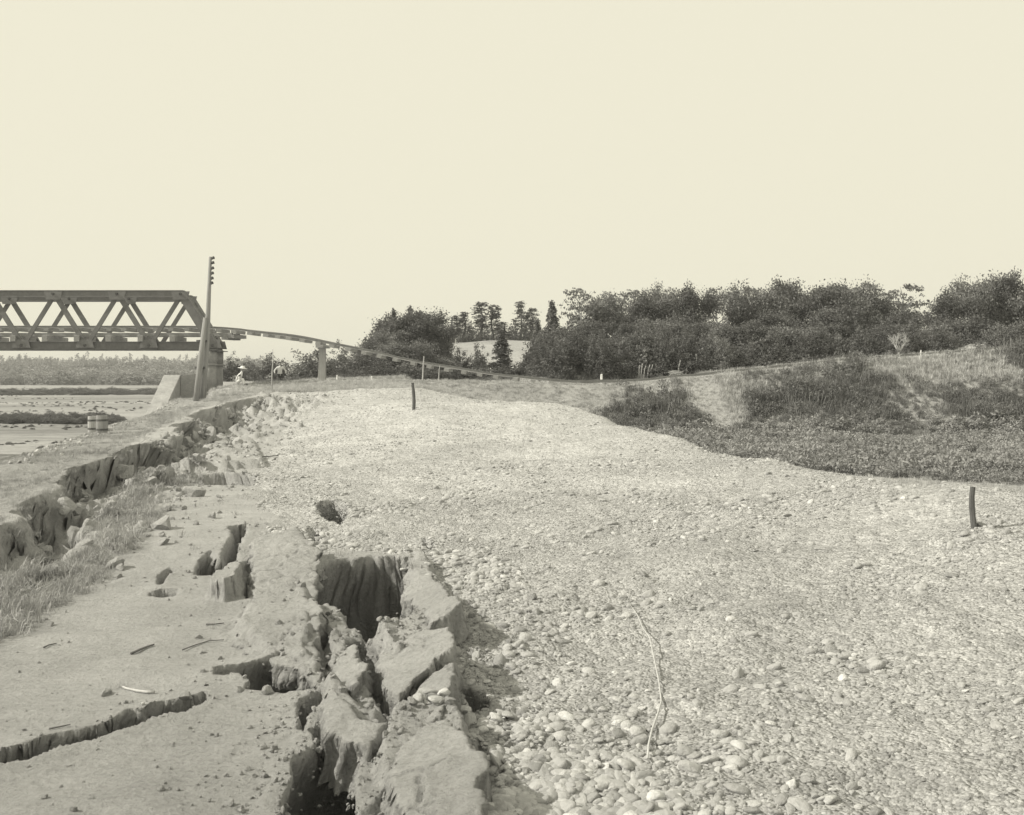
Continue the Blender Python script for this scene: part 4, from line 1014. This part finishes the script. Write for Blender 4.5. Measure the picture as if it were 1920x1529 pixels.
while x < 40:
    y, z = track_at(x)
    step = 0.96
    if x < -17.7: step = PW / 4 * NB / F
    if x > 4: z = max(z, hz(x, y) + 0.17)
    r = random.gauss(0, 0.05) if -16 < x < 6 else 0
    y2, z2 = track_at(x + 0.4); y1, z1 = track_at(x - 0.4); sl = (z2 - z1) / 0.8
    a = Vector((x - 1.1 * r, y - 1.08 + random.gauss(0, .04), z - 0.17)); b = Vector((x + 1.1 * r, y + 1.08, z - 0.17))
    MB().bar(a, b, 0.30, 0.20, (-sl, 0, 1)).build('sleeper', M_TIE, tk)
    x += step * (1 + random.gauss(0, 0.12) * (-16 < x < 6))
# rubble timbers hanging at the bridge end
for u, v, w in ((422, 634, 0.4), (434, 631, 0.36)):
    p_ = P(u, v, 61.2); MB().bar(p_ + Vector((0, -0.1, 0)), p_ + Vector((0.15, 2.2, 0.02)), w, 0.22).build('loose_sleeper', M_TIE, tk)
# timber prop
x = P(604, 0, 62).x; zb = hz(x, 61.9); yt, zt = track_at(x)
tpz = empty('timber_prop', (x, 61.9, zb)); tag(tpz, 'squared timber post propping the hanging track', 'post')
mb = MB(); a = 0.24; c = 0.17
mb.hexa([(x - a, 61.66, zb - .2), (x + a, 61.66, zb - .2), (x + a, 62.14, zb - .2), (x - a, 62.14, zb - .2), (x - c + .06, 61.73, zt - .42), (x + c + .06, 61.73, zt - .42), (x + c + .06, 62.07, zt - .42), (x - c + .06, 62.07, zt - .42)])
mb.build('post', M_PALETIMBER, tpz, bevel=0.02)
MB().bar((x + .06, 60.7, zt - .33), (x + .06, 63.2, zt - .33), 0.42, 0.18).build('cap_timber', M_TIE, tpz)

# ------------------------------------------------------------------ telegraph pole
b0 = P(378, 742, 48); t0 = P(394.5, 482, 48); gz = hz(b0.x, 48)
tg = empty('telegraph_pole', (b0.x, 48, gz)); tag(tg, 'tall leaning telegraph pole with dark insulators strapped to a stub pole', 'telegraph pole')
bb = Vector((b0.x, 48, gz - 0.4))
mid = bb.lerp(t0, 0.5) + Vector((0.06, 0, 0))
MB().tube([bb, bb.lerp(mid, .5), mid, mid.lerp(t0, .5), t0], [0.17, 0.155, 0.13, 0.10, 0.07], 12).build('pole', M_POLE, tg, True)
s0 = P(366, 750, 47.6); s1 = P(385, 596, 47.75); s0.z = hz(s0.x, 47.6) - 0.4
MB().tube([s0, s0.lerp(s1, .5), s1], [0.15, 0.14, 0.10], 12).build('stub_pole', M_POLE, tg, True)
for v in (640, 690):
    f = (v - 742) / (482 - 742); q = b0.lerp(t0, f); 
    MB().tube([q + Vector((-0.12, -.1, -.05)), q + Vector((-0.12, -.1, .05))], [0.26, 0.26], 12).build('strap', M_INSUL, tg)
for k, v in enumerate((484.5, 493.5, 503.5, 513, 522.5, 531.5)):
    q = P(394.5 + (v - 482) * -0.05, v, 48) + Vector((0.13, -0.03, 0))
    mb = MB(); mb.tube([q + Vector((-0.1, 0, -0.05)), q + Vector((0.0, 0, -0.05)), q + Vector((0.02, 0, 0))], [0.02, 0.02, 0.02], 6)
    mb.tube([q + Vector((0.02, 0, -0.04)), q + Vector((0.02, 0, 0.0)), q + Vector((0.02, 0, 0.05)), q + Vector((0.02, 0, 0.085))], [0.075, 0.07, 0.06, 0.03], 8); mb.build('insulator', M_INSUL, tg)

# thin pole under the track
x = P(510, 0, 50).x; zb = hz(x, 50)
MB().tube([(x - 0.03, 50, zb - 0.3), (x, 50, zb + 0.9), (x + 0.03, 50, zb + 1.55), (x + 0.0, 50.05, EYE + (695 - 655) * 50 / F)], [0.035, 0.032, 0.028, 0.018], 7)
mb = MB(); mb.tube([(0, 0, -0.3), (0.0, 0, 0.9), (0.05, 0, 1.5), (0.03, 0.02, EYE + 40 * 50 / F - zb)], [0.035, 0.032, 0.028, 0.018], 7)
o = mb.build('thin_pole', M_PALETIMBER, None, True); o.location = (x, 50, zb); tag(o, 'thin pale upright pole below the hanging track', 'pole')

# ------------------------------------------------------------------ stakes, tubs, sticks
def stake(u, v, d, vt, wpx, label, knots):
    p_ = P(u, v, d); zb = hz(p_.x, d); H = (v - vt) * d / F; w = wpx * d / F / 2
    mb = MB(); pts = []; rad = []
    for k in range(8):
        f = k / 7; pts.append((0.02 * math.sin(f * 5 + knots) + knots * 0.03 * f, 0, -0.25 + (H + 0.25) * f)); rad.append(w * (1.05 - 0.15 * f) * (1.12 if k in (3, 5) else 1))
    mb.tube(pts, rad, 8); o = mb.build('stake', M_DARKWOOD, None, False); o.location = (p_.x, d, zb); tag(o, label, 'stake', 'survey stakes in the gravel'); return o
stake(776, 768, 34, 717, 6.0, 'crooked dark stake far off near the crest of the gravel bank', -1.0)
stake(1823, 1006, 10.0, 928, 11.0, 'straight dark stake at the right edge of the gravel', 0.6)
def tub(u, v, d, vt, wpx, label, m):
    p_ = P(u, v, d); zb = hz(p_.x, d); H = (v - vt) * d / F; R = wpx * d / F / 2; e = empty('wooden_tub', (p_.x, d, zb)); tag(e, label, 'tub', 'tubs on the levee slope')
    n = 14
    for k in range(n):
        a0 = 2 * math.pi * k / n + 0.012; a1 = 2 * math.pi * (k + 1) / n - 0.012; mb = MB()
        prof = [(R * 0.93, -0.12), (R * 1.0, H * 0.35), (R * 1.0, H * 0.6), (R * 0.95, H)]; vs = []
        for r_, z_ in prof:
            for a_, rr in ((a0, r_), (a1, r_), (a1, r_ - .03), (a0, r_ - .03)): vs.append((rr * math.cos(a_), rr * math.sin(a_), z_))
        fs = [(3, 2, 1, 0), (12, 13, 14, 15)]
        for i in range(3):
            for j in range(4): fs.append((i * 4 + j, i * 4 + (j + 1) % 4, i * 4 + 4 + (j + 1) % 4, i * 4 + 4 + j))
        mb.add(vs, fs); o = link('stave', mb.mesh('stave'), m, e)
    for h in (0.25, 0.75):
        mb = MB(); mb.tube([(0, 0, H * h - .025), (0, 0, H * h + .025)], [R * 1.02, R * 1.02], 28, False); link('hoop', mb.mesh('hoop', True), M_DARKWOOD, e)
    mb = MB(); mb.tube([(0, 0, H - .07), (0, 0, H - .04)], [R * .9, R * .9], 20); link('lid', mb.mesh('lid'), m, e)
    return e
tub(173, 828, 27.5, 797, 16, 'paler left tub of the pair on the river-side slope', M_PALETIMBER)
tub(191, 832, 26.5, 797, 21, 'darker hooped right tub of the pair on the river-side slope', M_POLE)
def stick(name, px, r, mat, label, cat, lift=0.01, sides=6):
    pts = []
    for u, v in px:
        x, y = plan(u, v, 0.05)
        for _ in range(6):
            zq = hz(x, y); x, y = plan(u, v, min(zq, 1.5))
        pts.append(Vector((x, y, hz(x, y))))
    o0 = pts[0].copy(); n = len(pts); zz = [p_.z for p_ in pts]
    zs = [max(zz[i], (zz[max(i - 1, 0)] + zz[min(i + 1, n - 1)]) / 2) for i in range(n)]
    pts = [Vector((p_.x, p_.y, zs[i] + lift)) - o0 for i, p_ in enumerate(pts)]
    mb = MB(); mb.tube(pts, [r * (1 - 0.5 * i / (n - 1)) for i in range(n)], sides)
    o = mb.build(name, mat, None, True); o.location = o0; tag(o, label, cat); return o
stick('pale_stalk', [(1214, 1432), (1216, 1410), (1222, 1380), (1234, 1350), (1240, 1320), (1236, 1290), (1228, 1250), (1218, 1215), (1206, 1185), (1195, 1160), (1184, 1144)], 0.0075, M_STRAW, 'long pale curved stalk lying across the gravel', 'stalk', 0.03)
stick('fallen_stick', [(246, 1228), (262, 1222), (276, 1215), (289, 1211)], 0.012, M_TWIG, 'short dark straight stick lying on the soil', 'stick')
stick('fallen_stick', [(289, 1301), (275, 1301), (255, 1298), (238, 1294), (230, 1292)], 0.012, M_STRAW, 'pale bent stick lying on the soil above the long crack', 'stick')
stick('fallen_stick', [(386, 1173), (400, 1173), (420, 1171)], 0.008, M_TWIG, 'thin dark twig lying beside the tilted earth slab', 'stick')
stick('fallen_stick', [(476, 865), (490, 862), (506, 858), (522, 855)], 0.02, M_TWIG, 'dark stick at the left edge of the gravel', 'stick')
stick('fallen_stick', [(342, 1222), (366, 1212), (392, 1204), (420, 1199)], 0.006, M_TWIG, 'thin dark rod standing in for a hairline crack left of the tilted slab', 'stick')  # added rod drawn in place of a hairline crack in the soil
stick('fallen_stick', [(92, 1370), (112, 1366), (132, 1362)], 0.006, M_TWIG, 'thin dark rod standing in for a fine line above the left end of the long crack', 'stick')  # added rod tracing a fine dark line in the soil, no real stick
stick('fallen_stick', [(82, 1217), (92, 1212), (106, 1209)], 0.008, M_TWIG, 'thin twig on the soil at the left edge', 'stick')
def white_stone(u, v, dpx, label):
    x, y = plan(u, v, 0.05); o = link('pale_stone', PEB[3].copy(), None); o.data.materials.clear(); o.data.materials.append(M_STRAW)
    s = dpx * y / F; o.location = (x, y, hz(x, y) + s * 0.3); o.scale = (s, s * .8, s * .9); tag(o, label, 'stone')
white_stone(268, 1337, 9, 'small white stone on the edge of the long soil crack')
white_stone(504, 1128, 13, 'white pointed stone on the upper edge of the tilted earth slab')

# ------------------------------------------------------------------ things along the railway
def post(u, vb, vt, d, wpx, mat, label, name='marker_post', ulean=0, cat='post', group=None):
    b = P(u, vb, d); t = P(u + ulean, vt, d); zb = hz(b.x, d); mb = MB(); w = wpx * d / F / 2
    dz = 0
    mb.tube([(0, 0, min(0, zb - b.z) - 0.15), ((t.x - b.x) * .5, 0.03, (t.z - b.z) * .5), (t.x - b.x, 0, t.z - b.z)], [w, w * .9, w * .7], 6)
    o = mb.build(name, mat, None); o.location = b; tag(o, label, cat, group); return o
post(632, 713, 704, 61, 4, M_WHITE, 'small white marker post right of the timber prop')
post(697, 715, 706, 61, 5, M_WHITE, 'small white marker post below the middle of the hanging track')
post(792, 708, 668, 61, 3.2, M_PALEBARK, 'thin white upright pole crossing the sagging track', 'thin_pole', 3, 'pole')
post(822, 700, 686, 61, 2.2, M_PALEBARK, 'short thin leaning pole under the sagging track', 'thin_pole', 3, 'pole')
post(1128, 711, 702, 65, 6, M_WHITE, 'small white post beside the track left of the leaning stakes')
post(1727, 664, 657, 66, 3, M_WHITE, 'tiny white post beside the track right of the bare tree')
GL = 'leaning stakes at the foot of the wood'
for od, (u, ul, vb, vt) in ordinal([(1198, 1, 704, 685), (1201, 4, 703, 682), (1206, 5, 702, 686), (1213, 6, 702, 684), (1219, 5, 701, 684), (1226, 6, 701, 687), (1232, 4, 701, 688), (1238, 2, 701, 687)]):
    post(u, vb, vt, 66.5, 2.6, M_PALEBARK, 'pale stake, %s from left in the close leaning row below the wood' % od, 'leaning_stake', ul, 'stake', GL)
post(1270, 701, 676, 66.5, 3.0, M_PALEBARK, 'tall leaning stake right of the close row, left of its twin', 'leaning_stake', 6, 'stake', GL)
post(1284, 702, 679, 66.5, 3.4, M_PALETIMBER, 'whitest leaning stake, right of the close row', 'leaning_stake', 7, 'stake', GL)
post(1309, 702, 664, 66.5, 2.2, M_PALEBARK, 'thin crooked pole rightmost of the leaning stakes', 'leaning_stake', -4, 'stake', GL)
post(1145, 698, 684, 66.5, 2.6, M_PALEBARK, 'leaning pole above the small white post by the wood', 'leaning_stake', 8, 'stake', GL)
post(1117, 712, 684, 67, 2.2, M_PALEBARK, 'thin curved stem left of the small white post by the wood', 'leaning_stake', 6, 'stake', GL)

def bare_tree(u, vb, vt, d, label):
    b = P(u, vb, d); H = (vb - vt) * d / F; e = empty('bare_tree', (b.x, d, hz(b.x, d) if hz(b.x, d) < b.z else b.z)); z0 = 0.0
    r = random.Random(5); t = MB(); t.tube([(0, 0, -0.4), (0, 0, H * .15), (0.01, 0, H * 0.28)], [0.085, 0.075, 0.07], 8); link('trunk', t.mesh('trunk', True), M_PALEBARK, e)
    c = MB()
    def grow(p_, dr, L, rad, lv):
        q = p_ + dr * L * 0.5 + Vector((r.gauss(0, .03), r.gauss(0, .03), .02)); s = p_ + dr * L
        c.tube([p_, q, s], [rad, rad * .8, rad * .55], 5)
        if lv == 0: return
        for _ in range(3 if lv > 1 else 4):
            nd = (dr + Vector((r.gauss(0, .5), r.gauss(0, .5), r.gauss(0.12, .3)))).normalized(); grow(s if r.random() < .6 else q, nd, L * r.uniform(.55, .8), rad * .55, lv - 1)
    for k in range(6):
        a = k * 1.05 + r.uniform(-.3, .3); grow(Vector((0.01, 0, H * r.uniform(.2, .28))), Vector((math.cos(a) * .6, math.sin(a) * .6, 1)).normalized(), H * 0.32, 0.05, 3)
    link('branches', c.mesh('branches', True), M_PALEBARK, e); tag(e, label, 'tree'); return e
bare_tree(1685, 668, 614, 67, 'pale leafless tree beside the track in front of the wood')
# brush heap and collapsed thatch
def heap(name, u, vb, vt, d, wpx, label, n, mat, cat):
    b = P(u, vb, d); H = (vb - vt) * d / F; W = wpx * d / F; r = random.Random(u); mb = MB(); z0 = hz(b.x, d)
    for k in range(n):
        a = r.uniform(0, 6.283); x = r.gauss(0, W * .22); y = r.gauss(0, .5); h = max(0.05, H * (1 - (abs(x) / (W * .55)) ** 2) * r.uniform(.2, 1)); L = r.uniform(.3, .8); t_ = r.uniform(-.5, .7)
        p_ = Vector((x, y, h * .7)); dv = Vector((math.cos(a), math.sin(a) * .5, t_ * .6)).normalized() * L * .5
        mb.tube([p_ - dv, p_ + Vector((0, 0, .05)), p_ + dv], [.016, .014, .006], 4)
    o = mb.build(name, mat, None); o.location = (b.x, d, max(z0, b.z)); tag(o, label, cat); return o
heap('brush_heap', 1422, 704, 684, 66.5, 50, 'pale heap of cut brush at the foot of the wood', 420, M_PALEBARK, 'brush heap')
heap('brush_heap', 1262, 704, 693, 66.5, 30, 'low scatter of pale brush among the leaning stakes', 120, M_PALEBARK, 'brush heap')
hp = P(1820, 662, 68.5); hzv = max(hz(hp.x, 68.5), hp.z - .1); hu = empty('collapsed_hut', (hp.x, 68.5, hzv)); tag(hu, 'low collapsed thatched roof beside the track at far right', 'hut')
W = 50 * 68.5 / F / 2; H = 18 * 68.5 / F
mb = MB(); vs = []; fs = []; nx, ny = 18, 7; r = random.Random(3)
for side in (-1, 1):
    base = len(vs)
    for i in range(nx):
        for j in range(ny):
            f = i / (nx - 1); g = j / (ny - 1); ridge = H * (0.55 + 0.45 * f) * (1 - .15 * math.sin(f * 9)) 
            vs.append(((f * 2 - 1) * W + r.gauss(0, .02), side * g * 1.3, ridge * (1 - g * .95) + r.gauss(0, .025)))
    for i in range(nx - 1):
        for j in range(ny - 1): fs.append((base + i * ny + j, base + i * ny + j + 1, base + (i + 1) * ny + j + 1, base + (i + 1) * ny + j))
mb.add(vs, fs); o = link('thatch', mb.mesh('thatch'), M_THATCH, hu); so = o.modifiers.new('thick', 'SOLIDIFY'); so.thickness = 0.12
mb = MB(); mb.tube([(-W, 0, H * .55), (0, 0, H * .75), (W * 1.02, 0, H * 1.02)], [.05, .05, .05], 6); link('ridge_pole', mb.mesh('ridge_pole'), M_PALEBARK, hu)
mb = MB()
for s in (-1, 1): mb.tube([(W * .99, 0, H * 1.0), (W * 1.03, s * 1.3, -.1)], [.05, .05], 6)
link('gable_poles', mb.mesh('gable_poles'), M_BARK, hu)

# ------------------------------------------------------------------ seated person and hanging garments
def skin_body(name, chains, mat, parent, sub=2):
    """chains: lists of (point, radius); the first point of the first chain is the root"""
    vs = []; es = []; rad = []; idx = {}
    def gid(p_, r_):
        k = tuple(round(c, 4) for c in p_)
        if k not in idx: idx[k] = len(vs); vs.append(p_); rad.append(r_)
        return idx[k]
    for ch in chains:
        last = None
        for p_, r_ in ch:
            i = gid(p_, r_)
            if last is not None: es.append((last, i))
            last = i
    me = bpy.data.meshes.new(name); me.from_pydata(vs, es, []); me.update()
    o = link(name, me, mat, parent)
    sk = o.modifiers.new('skin', 'SKIN'); sk.use_smooth_shade = True
    if not me.skin_vertices: me.attributes  # layer is created below
    lay_ = me.skin_vertices[0].data if me.skin_vertices else None
    if lay_ is None:
        bm = bmesh.new(); bm.from_mesh(me); bm.verts.layers.skin.verify(); bm.to_mesh(me); bm.free(); lay_ = me.skin_vertices[0].data
    for i, r_ in enumerate(rad): lay_[i].radius = (r_, r_); lay_[i].use_root = (i == 0)
    ss = o.modifiers.new('smooth', 'SUBSURF'); ss.levels = sub; ss.render_levels = sub
    return o
d = 52.0; px = P(444, 0, d).x; pz = hz(px, d)
pe = empty('person', (px, d, pz)); tag(pe, 'person in white clothes and broad white hat sitting on a grassy mound', 'person')
pe.rotation_euler = (0, 0, math.radians(12))
# sits on the mound, knees towards the right, leaning back to the right as in the photograph
body = [[((0, 0, .15), .15), ((.08, 0, .34), .145), ((.17, 0, .52), .15), ((.22, 0, .60), .10), ((.25, 0, .67), .052), ((.27, 0, .72), .05)],
        [((0, 0, .15), .15), ((.03, -.12, .15), .10), ((.26, -.15, .34), .085), ((.37, -.15, .05), .055), ((.37, -.15, .03), .045), ((.50, -.15, .02), .04)],
        [((0, 0, .15), .15), ((.03, .12, .15), .10), ((.28, .16, .33), .085), ((.40, .16, .05), .055), ((.40, .16, .03), .045), ((.53, .16, .02), .04)],
        [((.17, 0, .52), .15), ((.18, -.19, .54), .065), ((.12, -.24, .32), .052), ((.27, -.18, .30), .04), ((.33, -.16, .36), .03)],
        [((.17, 0, .52), .15), ((.18, .19, .54), .065), ((.13, .24, .32), .052), ((.28, .18, .30), .04), ((.34, .17, .35), .03)]]
skin_body('body', body, M_WHITE, pe)
bm = bmesh.new(); bmesh.ops.create_uvsphere(bm, u_segments=18, v_segments=14, radius=.105)
for v in bm.verts:
    v.co.z *= 1.18
    if v.co.x > .06: v.co.x += .018 * max(0, 1 - abs(v.co.y) / .03) * max(0, 1 - abs(v.co.z + .01) / .04)
    if v.co.z < -.05: v.co.y *= .82
me = bpy.data.meshes.new('head'); bm.to_mesh(me); bm.free(); o = link('head', me, M_SKIN, pe); o.location = (.29, 0, .81)
mb = MB()
for s in (-1, 1): mb.box((.095, s * .036, .012), (.012, .024, .012))
mb.box((.095, 0, -.06), (.012, .045, .010)); h2 = link('face', mb.mesh('face'), M_HAIR, o)
mb = MB(); mb.tube([(0, 0, .0), (0, 0, .012), (0, 0, .03), (0, 0, .10), (0, 0, .125)], [.25, .24, .125, .11, .06], 24); o = link('hat', mb.mesh('hat', True), M_WHITE, pe); o.location = (.29, 0, .86); o.rotation_euler = (0.05, .16, 0)
mb = MB()
for s in (-.15, .16): mb.tube([(.36, s, .035), (.45, s, .04), (.55, s, .03)], [.055, .05, .035], 8)
link('shoes', mb.mesh('shoes', True), M_HAIR, pe)
# standing onlookers
def onlooker(u, d, height_, coat, legs, label, lean, robe):
    x = P(u, 0, d).x; zb = hz(x, d); e = empty('person', (x, d, zb)); e.scale = (height_ / 1.6,) * 3; e.rotation_euler = (0, 0, lean); tag(e, label, 'person', 'onlookers under the hanging track')
    k = 1.35 if robe else 1.0
    hip = ((0, 0, .82), .135)
    arms = .10 if robe else .20
    skin_body('body', [[hip, ((0, .01, 1.02), .13), ((0, .0, 1.24), .15), ((0, .0, 1.34), .09), ((0, 0, 1.40), .05), ((0, 0, 1.44), .05)],
                       [hip, ((-.10, 0, .74), .10 * k), ((-.11, -.03, .44), .07 * k), ((-.11, .02, .10), .048), ((-.11, .01, .05), .04), ((-.12, -.12, .03), .035)],
                       [hip, ((.10, 0, .74), .10 * k), ((.12, .02, .44), .07 * k), ((.13, .05, .10), .048), ((.13, .04, .05), .04), ((.14, -.09, .03), .035)],
                       [((0, 0, 1.24), .15), ((-.19, 0, 1.27), .07), ((-.19 - arms, -.02, 1.05), .06), ((-.17 - arms, -.12, .86), .035)],
                       [((0, 0, 1.24), .15), ((.19, 0, 1.27), .07), ((.19 + arms, -.02, 1.05), .06), ((.17 + arms, -.12, .86), .035)]], coat, e)
    bm = bmesh.new(); bmesh.ops.create_uvsphere(bm, u_segments=14, v_segments=10, radius=.1)
    for v in bm.verts: v.co.z *= 1.15
    me = bpy.data.meshes.new('head'); bm.to_mesh(me); bm.free(); o = link('head', me, M_SKIN, e); o.location = (0, -.01, 1.52)
    bm = bmesh.new(); bmesh.ops.create_uvsphere(bm, u_segments=14, v_segments=10, radius=.11)
    for v in bm.verts:
        if v.co.z < 0.0 and v.co.y < 0: v.co.z = 0.0
    me = bpy.data.meshes.new('hair'); bm.to_mesh(me); bm.free(); o2 = link('hair', me, M_HAIR, e); o2.location = (0, .015, 1.555)
    if legs is not None:
        mb = MB()
        for sx_ in (-1, 1): mb.tube([(sx_ * .09, 0, .84), (sx_ * .115, -.01, .44), (sx_ * .12, .03, .12)], [.13, .095, .075], 10)
        link('trousers', mb.mesh('trousers', True), legs, e)
    return e
onlooker(525, 68, 1.55, M_WHITE, M_HAIR, 'standing person in white jacket and dark trousers before the pointed bush', 0.4, False)
onlooker(540, 92, 1.52, M_TAN, None, 'left of two distant people in pale robes beside the dark round bush', -0.5, True)
onlooker(547, 93, 1.55, M_TAN, None, 'right of two distant people in pale robes beside the dark round bush', 0.9, True)

# ------------------------------------------------------------------ air
hm = bpy.data.materials.new('haze'); hm.use_nodes = True; t = hm.node_tree; t.nodes.clear()
pv = t.nodes.new('ShaderNodeVolumePrincipled'); pv.inputs['Color'].default_value = (0.9, 0.9, 0.9, 1); pv.inputs['Density'].default_value = 0.00055; pv.inputs['Anisotropy'].default_value = 0.2
mo = t.nodes.new('ShaderNodeOutputMaterial'); t.links.new(pv.outputs[0], mo.inputs['Volume'])
mb = MB(); mb.box((0, 1400, 6), (7000, 3400, 24)); hb = mb.build('haze', hm); stuff(hb); hb['label'] = 'thin pale haze over the river plain'; hb['category'] = 'haze'
